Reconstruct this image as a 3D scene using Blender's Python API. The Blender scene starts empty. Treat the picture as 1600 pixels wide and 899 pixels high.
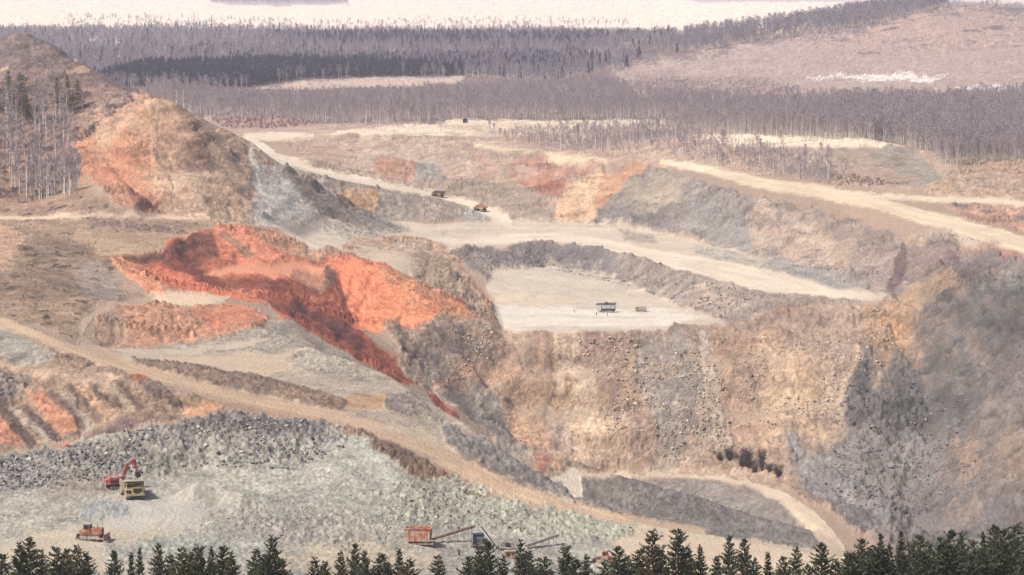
import bpy, bmesh, math, random
import numpy as np
from mathutils import Vector, Matrix
from mathutils.geometry import delaunay_2d_cdt

random.seed(7)
RNG = np.random.default_rng(7)
SC = bpy.context.scene
COL = SC.collection

# ------------------------------------------------------------------ camera, sky, sun, exposure
F = 4500.0                       # focal length in pixels of the 1600 px wide photograph
CAMZ = 131.0                     # metres above the plain round the quarry
PITCH = math.atan((449.5 + 40.0) / F)
cam_data = bpy.data.cameras.new("camera")
cam = bpy.data.objects.new("camera", cam_data)
COL.objects.link(cam)
cam.location = (0, 0, CAMZ)
cam.rotation_euler = (math.pi / 2 - PITCH, 0, 0)
cam_data.sensor_width = 36.0
cam_data.lens = 36.0 * F / 1600.0
cam_data.clip_start = 1.0
cam_data.clip_end = 40000.0
SC.camera = cam

SUN_EL, SUN_AZ = math.radians(51), math.radians(146)    # azimuth from +X (right) towards -Y (behind the camera)
world = bpy.data.worlds.new("World")
SC.world = world
world.use_nodes = True
wn = world.node_tree.nodes
bg = wn.get("Background") or wn.new("ShaderNodeBackground")
sky = wn.new("ShaderNodeTexSky")
sky.sky_type = 'NISHITA'
sky.sun_disc = False
sky.sun_elevation = SUN_EL
sky.sun_rotation = math.radians(90) + SUN_AZ
sky.dust_density = 3.0
world.node_tree.links.new(sky.outputs[0], bg.inputs[0])
bg.inputs[1].default_value = 0.095
sun_data = bpy.data.lights.new("sun", 'SUN')
sun_data.energy = 3.4
sun_data.angle = math.radians(6)
sun_data.color = (1.0, 0.93, 0.84)
sun = bpy.data.objects.new("sun", sun_data)
COL.objects.link(sun)
_sd = Vector((math.cos(SUN_EL) * math.cos(SUN_AZ), -math.cos(SUN_EL) * math.sin(SUN_AZ), math.sin(SUN_EL)))
sun.rotation_euler = _sd.to_track_quat('Z', 'Y').to_euler()
SC.view_settings.view_transform = 'Standard'
SC.view_settings.look = 'None'
SC.view_settings.exposure = 0.82
SC.view_settings.gamma = 1.0
SC.cycles.use_denoising = True
SC.cycles.denoising_prefilter = 'NONE'
SC.cycles.max_bounces = 4
SC.cycles.diffuse_bounces = 2
SC.cycles.volume_bounces = 1
SC.cycles.transparent_max_bounces = 8

# ------------------------------------------------------------------ helpers
def lin(c):
    c = np.asarray(c, dtype=np.float64) / 255.0
    return np.where(c <= 0.04045, c / 12.92, ((c + 0.055) / 1.055) ** 2.4)

def tag(o, label=None, cat=None, group=None, kind=None):
    if label: o["label"] = label
    if cat: o["category"] = cat
    if group: o["group"] = group
    if kind: o["kind"] = kind
    return o

def slope_of(py):                # metres dropped per metre of distance along the sight line of image row py
    return math.tan(PITCH + math.atan((py - 449.5) / F))

def ray_a(px, py):               # X / Y of the sight line, in units of F
    vn = (py - 449.5) / F
    return (px - 800.0) / (math.cos(PITCH) - vn * math.sin(PITCH))

def P(px, py, z):                # a surveyed point seen at (px, py) that lies at height z
    D = (CAMZ - z) / slope_of(py)
    return (ray_a(px, py), D, z)

def PY(px, py, D):               # a surveyed point seen at (px, py) that lies D metres away
    return (ray_a(px, py), D, CAMZ - D * slope_of(py))

def PD(px, D, z):                # a hidden point in the direction of px
    return (px - 800.0, D, z)

# hashing noise -----------------------------------------------------
def _hash(ix, iy, seed):
    h = (ix.astype(np.uint32) * np.uint32(374761393) + iy.astype(np.uint32) * np.uint32(668265263)
         + np.uint32((seed * 2246822519 + 3266489917) & 0xFFFFFFFF))
    h = (h ^ (h >> np.uint32(13))) * np.uint32(1274126177)
    h = h ^ (h >> np.uint32(16))
    return h.astype(np.float32) * np.float32(1.0 / 4294967295.0)

def vnoise(x, y, seed=0):        # value noise in [-1, 1]
    fx = np.floor(x); fy = np.floor(y)
    ix = fx.astype(np.int64); iy = fy.astype(np.int64)
    tx = (x - fx).astype(np.float32); ty = (y - fy).astype(np.float32)
    tx = tx * tx * (3 - 2 * tx); ty = ty * ty * (3 - 2 * ty)
    a = _hash(ix, iy, seed); b = _hash(ix + 1, iy, seed)
    c = _hash(ix, iy + 1, seed); d = _hash(ix + 1, iy + 1, seed)
    return ((a + (b - a) * tx) * (1 - ty) + (c + (d - c) * tx) * ty) * 2 - 1

def fbm(x, y, octv=4, seed=0, gain=0.5):
    r = 0; amp = 1.0; tot = 0.0
    for o in range(octv):
        ca, sa = math.cos(0.7 * o + 0.3), math.sin(0.7 * o + 0.3)
        r = r + amp * vnoise((x * ca - y * sa) * 2 ** o + 17.3 * o, (x * sa + y * ca) * 2 ** o - 9.1 * o, seed + o * 13)
        tot += amp; amp *= gain
    return r / tot

def cells(x, y, seed=0):         # nearest feature point: distance, random value of that cell
    fx = np.floor(x).astype(np.int64); fy = np.floor(y).astype(np.int64)
    best = np.full(x.shape, 9.0, np.float32); val = np.zeros(x.shape, np.float32); sec = best.copy()
    for i in (-1, 0, 1):
        for j in (-1, 0, 1):
            cx = fx + i; cy = fy + j
            px_ = cx + _hash(cx, cy, seed); py_ = cy + _hash(cx, cy, seed + 5)
            d = ((x - px_) ** 2 + (y - py_) ** 2).astype(np.float32)
            m = d < best
            sec = np.where(m, best, np.minimum(sec, d))
            val = np.where(m, _hash(cx, cy, seed + 9), val)
            best = np.where(m, d, best)
    return np.sqrt(best), np.sqrt(sec), val

def sstep(e0, e1, x):
    t = np.clip((x - e0) / (e1 - e0), 0, 1)
    return t * t * (3 - 2 * t)

# ------------------------------------------------------------------ the survey of the quarry: break lines
LINES = [
    # edge of the world, far plain
    [PD(-900, 20000, 0), PD(800, 20000, 0), PD(2500, 20000, 0)],
    [PD(-900, 8000, 0), PD(300, 8000, 0), PD(900, 8000, 0), PD(2500, 8000, 20)],
    # the hill on the right horizon
    [PD(980, 5700, 0), PD(1300, 5900, 5), PD(1800, 6000, 20), PD(2500, 6000, 20)],
    [PD(900, 4900, 5), PY(1040, 52, 4600), PY(1150, 48, 4700), PY(1250, 37, 4700), PY(1340, 22, 4700), PY(1430, 9, 4700),
     PY(1520, 4, 4750), PY(1620, 10, 4750), PY(1900, 16, 4750), PD(2500, 4750, 70)],
    [PY(1080, 84, 4200), PY(1200, 66, 4300), PY(1340, 48, 4350), PY(1440, 26, 4450), PY(1530, 18, 4500), PY(1640, 26, 4500), PY(1900, 30, 4500)],
    [PY(1150, 96, 4050), PY(1300, 82, 4000), PY(1430, 62, 4150), PY(1550, 60, 4100), PY(1640, 75, 3900), PY(1900, 80, 3900)],
    [P(860, 108, 2), P(980, 112, 1), P(1100, 132, 2), P(1300, 131, 0), P(1600, 141, 0), P(1900, 146, 0), PD(2500, 3100, 0)],
    [P(1000, 140, 4), P(1090, 146, 6), P(1190, 142, 8), P(1260, 146, 3)],
    [PD(-900, 3400, 0), P(-200, 130, 0), P(300, 130, 0), P(720, 131, 0)],
    [P(720, 165, 3), P(1000, 165, 2), P(1300, 165, 0), P(1600, 165, 0), P(1900, 165, 0), PD(2500, 2800, 0)],
    # the plain up to the brink of the quarry
    [P(330, 176, 0), P(480, 188, 0), P(600, 191, 1), P(720, 186, 4), P(860, 187, 4), P(1040, 188, 4), P(1075, 200, 0)],
    [P(500, 203, 0), P(620, 200, 1), P(740, 197, 4), P(900, 198, 4), P(1035, 194, 4), P(1065, 207, 0)],
    # pale dump at the right
    [PD(1090, 2330, 0), PD(1300, 2300, 0), PD(1440, 2250, 0), PD(1520, 2150, 0), PD(1900, 2150, 0), PD(2500, 2150, 0)],
    [P(1080, 213, 10), P(1200, 210, 12), P(1330, 214, 13), P(1395, 225, 13), P(1440, 247, 6), P(1476, 280, -2)],
    [P(1130, 226, 8), P(1210, 229, 9), P(1300, 231, 12), P(1385, 230, 12), P(1412, 256, 3), P(1440, 289, -4)],
    [P(1240, 270, -3), P(1330, 284, -3), P(1400, 292, -3)],
    [P(1470, 292, -2), P(1500, 259, 3), P(1560, 255, 4), P(1700, 258, 4), P(1950, 262, 4), PD(2500, 1900, 4)],
    [P(1490, 300, -4), P(1600, 303, -3), P(1750, 310, -3), P(1950, 315, -3), PD(2500, 1650, -3)],
    [P(1480, 318, -8), P(1600, 322, -6), P(1950, 335, -6)],
    # the big hill on the left
    [PD(-900, 2600, 0), PD(-400, 2250, 8), PD(0, 2200, 8), PD(200, 2100, 6), PD(270, 2000, 5), PD(350, 2020, 2), PD(395, 2200, -2)],
    [PD(-900, 1850, 80), PY(-300, 42, 1830), PY(0, 57, 1800), PY(40, 48, 1800), PY(82, 70, 1800), PY(120, 96, 1790), PY(150, 121, 1770),
     PY(200, 143, 1740), PY(250, 150, 1720), PY(290, 171, 1730), PY(330, 200, 1755), PY(388, 217, 1775), PY(424, 246, 1775),
     PY(462, 292, 1765), PY(505, 336, 1750)],
    [PD(-900, 1700, 40), PY(-300, 180, 1720), PY(0, 175, 1725), PY(110, 175, 1725)],
    [PY(-300, 262, 1670), PY(0, 262, 1660), PY(60, 262, 1660), PY(115, 262, 1655)],
    [PY(118, 222, 1680), PY(150, 200, 1690), PY(200, 190, 1690), PY(300, 195, 1700)],
    [PY(130, 258, 1640), P(200, 265, 20), P(290, 270, 17), P(350, 270, 15), PY(390, 282, 1700), PY(430, 305, 1715)],
    [P(190, 274, 19.6), P(290, 277, 16.6), P(350, 278, 14.6), P(380, 290, 8)],
    [P(-400, 335, 0), P(0, 326, 1), P(110, 318, 2), P(180, 324, 1), P(250, 335, -2), P(335, 346, -5), P(430, 351, -10), P(520, 351, -18)],
    # road down from the plain to the middle bench
    [P(400, 212, -4), P(480, 209, -2), P(560, 211, 0), P(650, 214, 0), P(740, 221, -2), P(850, 239, -5), P(940, 255, -7), P(1020, 250, -5),
     P(1100, 268, -6), P(1200, 290, -7), P(1300, 304, -8), P(1400, 333, -10), P(1500, 358, -12), P(1600, 386, -13), P(1900, 470, -13), PD(2500, 1260, -13)],
    [P(408, 226, -6), P(440, 249, -12), P(520, 270, -20), P(600, 286, -26), P(690, 304, -32), P(750, 324, -37), P(792, 345, -40)],
    [P(400, 232, -7), P(440, 257, -13), P(520, 279, -21), P(600, 296, -27), P(690, 312, -33), P(745, 333, -38)],
    [P(470, 228, -8), P(560, 236, -9), P(640, 247, -12), P(720, 256, -14), P(810, 266, -16), P(880, 272, -18)],
    [P(540, 243, -14), P(640, 262, -20), P(740, 285, -26), P(820, 297, -30)],
    [P(545, 338, -32), P(600, 345, -34), P(660, 350, -36), P(760, 351, -39)],
    # orange spur and grey wall under the upper road
    [P(1000, 258, -8), P(945, 280, -16), P(905, 305, -25), P(862, 330, -34)],
    [P(840, 344, -39), P(880, 348, -40), P(925, 350, -40), P(1000, 358, -40), P(1100, 380, -40), P(1200, 406, -40), P(1300, 436, -40), P(1378, 460, -40)],
    [P(1012, 262, -8), P(1050, 276, -8), P(1150, 302, -10), P(1250, 327, -14), P(1330, 346, -17), P(1412, 380, -20), P(1480, 392, -19), P(1550, 408, -18),
     P(1620, 424, -18), P(1900, 500, -18)],
    [P(1020, 300, -19), P(1120, 330, -22), P(1220, 360, -26), P(1320, 385, -28), P(1390, 415, -31)],
    [P(1425, 445, -36), P(1405, 468, -41)],
    # middle bench and its rim
    [P(700, 396, -40), P(760, 386, -40), P(860, 380, -40), P(920, 388, -40), P(1000, 405, -40), P(1080, 430, -40), P(1180, 456, -40), P(1300, 468, -41), P(1385, 469, -41)],
    [P(560, 366, -30), P(640, 362, -35), P(740, 366, -39), P(860, 366, -40), P(960, 375, -40), P(1100, 400, -40), P(1240, 440, -40)],
    # drill bench
    [P(722, 408, -45), P(750, 424, -51), P(850, 417, -51), P(930, 427, -52), P(1000, 450, -52), P(1060, 478, -52), P(1130, 497, -51)],
    [P(775, 482, -52), P(900, 470, -52), P(1000, 480, -52)],
    [P(785, 514, -52), P(850, 525, -52), P(950, 522, -52), P(1050, 515, -52), P(1130, 508, -52), P(1200, 485, -46), P(1300, 475, -43), P(1380, 474, -42)],
    # tall pit wall, ledge by ledge
    [P(690, 530, -50), P(760, 566, -60), P(790, 584, -68), P(880, 576, -67.2), P(1000, 570, -66), P(1150, 560, -63.5), P(1300, 556, -62.5), P(1400, 535, -57), P(1470, 500, -46)],
    [P(700, 575, -62), P(792, 591, -68.4), P(880, 583, -67.6), P(1000, 576, -66.4), P(1150, 566, -63.8), P(1290, 562, -62.8)],
    [P(760, 625, -79), P(800, 640, -84), P(900, 644, -85.6), P(1050, 646, -86), P(1200, 645, -85.8), P(1350, 634, -82.5), P(1450, 600, -74), P(1550, 560, -55)],
    [P(806, 648, -84.4), P(900, 652, -86), P(1050, 653, -86.4), P(1200, 652, -86.2), P(1335, 641, -83)],
    [P(800, 700, -98), P(950, 705, -100), P(1100, 710, -101), P(1230, 715, -101), P(1350, 710, -100), P(1450, 700, -98), P(1550, 680, -80), P(1700, 660, -60), P(1950, 640, -40)],
    [P(872, 744, -110), P(950, 738, -110), P(1050, 740, -110), P(1170, 748, -110), P(1230, 766, -109), P(1290, 800, -108), P(1340, 830, -108), P(1360, 880, -112)],
    [P(880, 754, -110), P(950, 746, -110), P(1050, 748, -110), P(1160, 760, -110), P(1225, 790, -109), P(1275, 830, -107), P(1300, 870, -105)],
    [P(925, 788, -121), P(1000, 804, -124), P(1100, 825, -124), P(1200, 843, -121), P(1258, 848, -116)],
    [P(1420, 800, -118), P(1550, 790, -100), P(1700, 770, -75), P(1950, 740, -50)],
    [P(1440, 860, -124), P(1560, 850, -108), P(1700, 840, -84), P(1950, 820, -60), PD(2500, 1000, -50)],
    [P(1470, 455, -30), P(1560, 470, -29), P(1640, 480, -28), P(1950, 530, -25)],
    # left plateau of brown grass
    [P(-400, 345, 0), P(0, 345, 0), P(100, 345, 0), P(220, 345, -1), P(330, 350, -5)],
    [P(-400, 400, 0), P(0, 400, 1), P(90, 400, 0), P(170, 398, -1)],
    [P(-400, 450, 0), P(0, 455, 1), P(90, 455, 0), P(160, 465, -1)],
    [P(60, 500, -1), P(110, 490, -2), P(150, 472, -2)],
    # red cut
    [P(180, 400, -2), P(192, 402, -3), P(250, 394, -4), P(300, 370, -4), P(345, 358, -5), P(430, 357, -8), P(468, 395, -16), P(560, 404, -20), P(600, 412, -23)],
    [P(205, 412, -7), P(255, 416, -9), P(310, 404, -12), P(335, 420, -15)],
    [P(470, 372, -20), P(520, 392, -25), P(600, 395, -26), P(640, 400, -28), P(630, 428, -30)],
    [P(200, 425, -4), P(250, 445, -9), P(330, 462, -12), P(420, 480, -16), P(455, 497, -18)],
    [P(255, 432, -13), P(330, 445, -18), P(430, 466, -24), P(520, 512, -38), P(600, 566, -54), P(650, 602, -64), P(710, 648, -76)],
    [P(325, 424, -16), P(400, 410, -15), P(470, 412, -18), P(510, 420, -20)],
    [P(325, 434, -18), P(400, 432, -19), P(460, 438, -22), P(510, 452, -28)],
    [P(565, 414, -21), P(530, 425, -24), P(525, 445, -28), P(545, 480, -36), P(560, 505, -41)],
    [P(600, 425, -24), P(660, 445, -31), P(720, 472, -40)],
    [P(560, 505, -41), P(620, 512, -43), P(700, 495, -44), P(745, 498, -47)],
    [P(610, 374, -27), P(650, 385, -30), P(690, 398, -35), P(720, 430, -42), P(765, 472, -48), P(778, 500, -51), P(790, 530, -55)],
    [P(620, 548, -50), P(680, 590, -63), P(740, 640, -80), P(800, 690, -96), P(860, 735, -107)],
    [P(240, 464, -11), P(330, 466, -11), P(390, 474, -14)],
    # orange bank and grey flats
    [P(140, 486, -4), P(160, 478, -5), P(240, 474, -12), P(330, 477, -13), P(400, 486, -15)],
    [P(150, 530, -8), P(180, 540, -10), P(300, 532, -14), P(400, 508, -16), P(450, 502, -18)],
    [P(100, 520, -3), P(125, 540, -5), P(170, 555, -7)],
    [P(250, 548, -12), P(400, 536, -14), P(480, 540, -16), P(560, 565, -17), P(610, 585, -17), P(660, 618, -18), P(720, 655, -20), P(765, 690, -24), P(860, 752, -31)],
    [P(240, 562, -9), P(330, 578, -11), P(450, 600, -13), P(560, 612, -15), P(650, 640, -18), P(700, 668, -21)],
    [P(270, 566, -6), P(340, 585, -8), P(440, 604, -11), P(540, 622, -13), P(640, 660, -18), P(690, 690, -22)],
    # trough between the flats and the pit wall
    [PD(470, 1260, -22), PD(560, 1180, -42), PD(650, 1120, -72), PD(720, 1080, -95), PD(800, 1060, -112), PD(900, 1060, -126),
     PD(1100, 1030, -126), PD(1300, 1000, -120), PD(1420, 1000, -122), PD(1600, 980, -110), PD(2000, 950, -80)],
    # near haul road
    [P(-400, 395, 1), P(-150, 455, 1), P(0, 500, 0), P(100, 540, -3), P(200, 572, -5), P(300, 600, -7), P(400, 628, -10), P(500, 645, -13), P(580, 665, -16),
     P(650, 690, -20), P(720, 725, -25), P(800, 768, -30), P(900, 797, -34), P(1000, 815, -36), P(1100, 832, -37), P(1200, 850, -37),
     P(1300, 868, -37), P(1400, 885, -38), P(1600, 905, -39), P(1950, 925, -40), PD(2500, 780, -40)],
    # streaked bank below it, rubble heap, quarry floor
    [P(-400, 560, 0), P(0, 575, -2), P(100, 587, -3), P(200, 596, -5), P(300, 622, -8), P(345, 636, -9)],
    [P(-400, 730, -17), P(0, 705, -17), P(100, 690, -17), P(200, 668, -14), P(300, 648, -11)],
    [P(-400, 760, -16), P(0, 716, -16), P(100, 700, -15), P(200, 676, -12), P(300, 657, -11), P(400, 653, -12), P(500, 665, -15), P(560, 690, -18),
     P(600, 716, -21), P(650, 745, -25), P(750, 777, -31), P(850, 797, -34)],
    [P(-400, 800, -20), P(0, 775, -20), P(100, 765, -20), P(150, 768, -21), P(208, 772, -21), P(300, 745, -21), P(400, 748, -21), P(500, 770, -24), P(600, 792, -27), P(700, 806, -31)],
    [P(-400, 850, -23), P(0, 842, -23), P(140, 842, -23), P(300, 830, -24), P(450, 830, -26), P(600, 840, -29), P(750, 850, -33), P(900, 850, -36), P(1050, 858, -37)],
    [P(-400, 899, -24), P(0, 899, -24), P(300, 899, -27), P(600, 899, -32), P(900, 899, -38), P(1300, 910, -39), P(1950, 950, -41), PD(2500, 700, -41)],
    # near hillside with the pines, up to the photographer
    [PD(-900, 640, -18), PD(0, 640, -14), PD(800, 650, -16), PD(1600, 650, -14), PD(2500, 640, -18)],
    [PD(-900, 520, 8), PD(0, 520, 8), PD(800, 520, 8), PD(1600, 520, 9), PD(2500, 520, 8)],
    [PD(-900, 300, 50), PD(800, 300, 55), PD(2500, 300, 50)],
    [PD(-900, 100, 100), PD(800, 100, 103), PD(2500, 100, 100)],
    [PD(-900, 1100, 0), PD(-900, 900, -14), PD(-900, 800, -20)],
    [PD(-900, 1500, 0), PD(-900, 1300, 0)],
]

def build_survey():
    vs, zs, es = [], [], []
    index = {}
    for ln in LINES:
        prev = None
        for (a, D, z) in ln:
            L = F * math.log(D / 1000.0)
            k = (round(a, 1), round(L, 1))
            if k not in index:
                index[k] = len(vs); vs.append((a, L)); zs.append(z)
            i = index[k]
            if prev is not None and prev != i: es.append((prev, i))
            prev = i
    out = delaunay_2d_cdt([Vector(v) for v in vs], es, [], 0, 0.01, True)
    ov, oe, of, iv = out[0], out[1], out[2], out[3]
    z = np.zeros(len(ov)); bad = []
    vsn = np.array(vs); zsn = np.array(zs)
    for i, src in enumerate(iv):
        if src: z[i] = zsn[src[0]]
        else:
            d = np.hypot(vsn[:, 0] - ov[i].x, vsn[:, 1] - ov[i].y)
            n = np.argsort(d)[:4]; w = 1 / (d[n] + 1)
            z[i] = (zsn[n] * w).sum() / w.sum(); bad.append((round(ov[i].x + 800), round(1000 * math.exp(ov[i].y / F))))
    print("survey: %d points, %d triangles, crossings at (px, D): %s" % (len(vs), len(of), bad))
    return np.array([(v.x, v.y) for v in ov]), z, [tuple(f) for f in of]

RA = np.linspace(-1150, 1150, 1151)                       # raster columns: direction
RD = np.concatenate([np.geomspace(100, 640, 120, endpoint=False), np.geomspace(640, 2700, 1700, endpoint=False), np.geomspace(2700, 19990, 320)])
RL = F * np.log(RD / 1000.0)

def rasterise():
    V, Zv, Tr = build_survey()
    R = np.full((len(RD), len(RA)), np.nan)
    da = RA[1] - RA[0]
    for t in Tr:
        if len(t) != 3: continue
        (ax, ay), (bx, by), (cx, cy) = V[t[0]], V[t[1]], V[t[2]]
        den = (by - cy) * (ax - cx) + (cx - bx) * (ay - cy)
        if abs(den) < 1e-9: continue
        i0 = max(0, int(math.ceil((min(ax, bx, cx) - RA[0]) / da - 1e-6))); i1 = min(len(RA) - 1, int(math.floor((max(ax, bx, cx) - RA[0]) / da + 1e-6)))
        j0 = np.searchsorted(RL, min(ay, by, cy) - 1e-6); j1 = np.searchsorted(RL, max(ay, by, cy) + 1e-6)
        if i1 < i0 or j1 <= j0: continue
        gx = RA[None, i0:i1 + 1]; gy = RL[j0:j1, None]
        w0 = ((by - cy) * (gx - cx) + (cx - bx) * (gy - cy)) / den
        w1 = ((cy - ay) * (gx - cx) + (ax - cx) * (gy - cy)) / den
        w2 = 1 - w0 - w1
        m = (w0 >= -1e-6) & (w1 >= -1e-6) & (w2 >= -1e-6)
        blk = R[j0:j1, i0:i1 + 1]
        blk[m] = (w0 * Zv[t[0]] + w1 * Zv[t[1]] + w2 * Zv[t[2]])[m]
    n = int(np.isnan(R).sum())
    if n:
        print("unfilled raster cells", n)
        for j in range(len(RD)):
            ok = ~np.isnan(R[j])
            if ok.any(): R[j] = np.interp(RA, RA[ok], R[j][ok])
        for j in range(1, len(RD)):
            if np.isnan(R[j]).any(): R[j] = R[j - 1]
        for j in range(len(RD) - 2, -1, -1):
            if np.isnan(R[j]).any(): R[j] = R[j + 1]
    def blur(M, s, axis):
        r = int(3 * s); k = np.exp(-0.5 * (np.arange(-r, r + 1) / s) ** 2); k /= k.sum()
        pad = [(0, 0), (0, 0)]; pad[axis] = (r, r)
        Q = np.pad(M, pad, mode='edge'); o = np.zeros_like(M)
        for q in range(2 * r + 1):
            o += k[q] * (Q[q:q + M.shape[0], :] if axis == 0 else Q[:, q:q + M.shape[1]])
        return o
    return blur(blur(R, 3.0, 0), 2.2, 1)

RZ = rasterise()

def zmap(a, D):                  # bilinear terrain height at direction a, distance D (arrays)
    a = np.clip(a, RA[0], RA[-1]); D = np.clip(D, RD[0], RD[-1])
    fi = (a - RA[0]) / (RA[1] - RA[0]); i = np.clip(fi.astype(int), 0, len(RA) - 2); u = fi - i
    j = np.clip(np.searchsorted(RD, D, side='right') - 1, 0, len(RD) - 2); v = (D - RD[j]) / (RD[j + 1] - RD[j])
    return (RZ[j, i] * (1 - u) + RZ[j, i + 1] * u) * (1 - v) + (RZ[j + 1, i] * (1 - u) + RZ[j + 1, i + 1] * u) * v

def hit(px, py, dmin=560.0):     # where the sight line of (px, py) meets the ground -> (a, D)
    a = ray_a(px, py); s = slope_of(py)
    z = zmap(np.full(len(RD), a), RD)
    g = z - (CAMZ - RD * s)
    k = np.where((g >= 0) & (RD > dmin))[0]
    if len(k) == 0: return a, 19900.0
    k = k[0]
    if k == 0: return a, RD[0]
    g0, g1 = g[k - 1], g[k]
    t = 0 if g1 == g0 else -g0 / (g1 - g0)
    return a, float(RD[k - 1] + np.clip(t, 0, 1) * (RD[k] - RD[k - 1]))

def ground(px, py):              # world position on the ground seen at (px, py)
    a, D = hit(px, py)
    return Vector((a * D / F, D, float(zmap(np.array([a]), np.array([D]))[0])))

def zxy(x, y):
    return float(zmap(np.array([x / y * F]), np.array([y]))[0])

# ------------------------------------------------------------------ terrain sheet: vertices
NC, NR = 1150, 830
acore = np.linspace(-925, 925, NC)
aside = 925 + np.cumsum(np.geomspace(3, 160, 24))
AC = np.concatenate([-aside[::-1], acore, aside])
NCT = len(AC)

def make_rows():
    ac = np.clip(AC, -1140, 1140)
    fi = (ac - RA[0]) / (RA[1] - RA[0]); i = np.clip(fi.astype(int), 0, len(RA) - 2); u = fi - i
    Z = RZ[:, i] * (1 - u) + RZ[:, i + 1] * u                       # (RD, cols)
    ys = F * (CAMZ - Z) / RD[:, None]
    dy = np.clip(-(np.diff(ys, axis=0)), 0, None)                   # screen rows gained per raster row
    dy[RD[:-1] < 690] *= 0.02
    dl = np.diff(np.log(RD))[:, None]
    w = dy / 900.0 * 0.84 + 0.10 * dl / dl.sum() + 0.06 * np.where((RD[:-1] > 640) & (RD[:-1] < 2700), dl[:, 0], 0)[:, None] / 1.44
    k = 14; c = np.cumsum(np.pad(w, ((0, 0), (k + 1, k)), mode='edge'), axis=1)
    w = (c[:, 2 * k + 1:] - c[:, :-(2 * k + 1)]) / (2 * k + 1)
    k = 5; c = np.cumsum(np.pad(w, ((k + 1, k), (0, 0)), mode='edge'), axis=0)
    w = (c[2 * k + 1:] - c[:-(2 * k + 1)]) / (2 * k + 1)
    cum = np.vstack([np.zeros((1, NCT)), np.cumsum(w, axis=0)])
    cum /= cum[-1]
    t = np.linspace(0, 1, NR)
    D = np.empty((NR, NCT))
    for c in range(NCT):
        D[:, c] = np.interp(t, cum[:, c], RD)
    return D

GD = make_rows()
GA = np.broadcast_to(AC[None, :], GD.shape)
GX = GA * GD / F
GZ = zmap(GA.ravel(), GD.ravel()).reshape(GD.shape)
GQ = CAMZ * F / GD
NV = GD.size
fa, fq, fx, fy, fz = (m.ravel().astype(np.float64) for m in (GA, GQ, GX, GD, GZ))

# shared noise fields; ys runs up the slopes so that texture is not stretched on steep faces
fs = fy + 1.45 * fz
N_w1 = fbm(fa / 26, fq / 16 + fz / 9, 3, 101); N_w2 = fbm(fa / 26, fq / 16 + fz / 9, 3, 151)
N_big = fbm(fx / 55, fs / 70, 4, 1)
N_mid = fbm(fx / 14, fs / 19, 4, 2)
N_fine = fbm(fx / 3.2, fs / 4.5, 3, 3)
N_tiny = vnoise(fx / 0.9, fs / 1.4, 4)
N_band = fbm(fx / 60, fs / 9.0, 3, 5)
N_mott = fbm(fx / 7.0, fs / 8.5, 5, 6, 0.62)
N_patch = 0.5 * fbm(fx / 5, fs / 6, 4, 7, 0.6) + 0.6 * fbm(fx / 24, fs / 26, 3, 77)            # breaks up every boundary
N_clus = fbm(fx / 48, fs / 24, 5, 9, 0.62)              # where rock breaks through the scree
N_rill = fbm(fx / 9 + .8 * N_big, fs / 75, 4, 10)
N_ledge = fbm(fx / 70, fs / 90, 4, 8)
grain = np.full(NV, 0.8, np.float32)
WALLS = {'pit_wall': (12.0, .42), 'hill_face': (11.0, .34), 'promontory': (7.0, .22), 'streaked_bank': (4.0, .18), 'red_soil_cut': (5.0, .22), 'dump': (5.0, .2), 'orange_bank': (3.5, .25)}

col = np.tile(lin((180, 154, 132)), (NV, 1))
disp = (0.35 * N_mid + 0.15 * N_fine) * np.clip(fy / 1000, 0.6, 1.6)
sid = np.zeros(NV, np.int16)
STRUCT = ['terrain']

def map_poly(pts, step=14):
    out = []
    for p0, p1 in zip(pts, pts[1:] + pts[:1]):
        if len(p0) == 3: out.append((p0[0] - 800.0, CAMZ * F / p0[2])); continue
        (x0, y0), (x1, y1) = p0, (p1[:2] if len(p1) == 2 else p0)
        n = max(1, int(math.hypot(x1 - x0, y1 - y0) / step))
        for k in range(n):
            t = k / n
            a, D = hit(x0 + (x1 - x0) * t, y0 + (y1 - y0) * t)
            out.append((a, CAMZ * F / D))
    return np.array(out)

def inside(poly, a, q):
    r = np.zeros(a.shape, bool)
    x0, y0 = poly[-1]
    for x1, y1 in poly:
        if y0 != y1:
            c = ((y0 > q) != (y1 > q))
            if c.any():
                c &= a < (x1 - x0) * (q - y0) / (y1 - y0) + x0
                r ^= c
        x0, y0 = x1, y1
    return r

def edge_dist(poly, a, q):
    best = np.full(a.shape, 1e9, np.float32)
    x0, y0 = poly[-1]
    for x1, y1 in poly:
        dx, dy = x1 - x0, y1 - y0
        l = dx * dx + dy * dy + 1e-9
        t = np.clip(((a - x0) * dx + (q - y0) * dy) / l, 0, 1)
        best = np.minimum(best, (a - x0 - t * dx) ** 2 + (q - y0 - t * dy) ** 2)
        x0, y0 = x1, y1
    return np.sqrt(best)

CRISP = {'pit_wall': .7, 'hill_face': .7, 'dump': .5, 'red_soil_cut': .45, 'haul_road': .6, 'streaked_bank': .5, 'mine_bench': .7, 'drill_bench': .6}
def a_mean(idx): return fa[idx] + fq[idx] * .7

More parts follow.
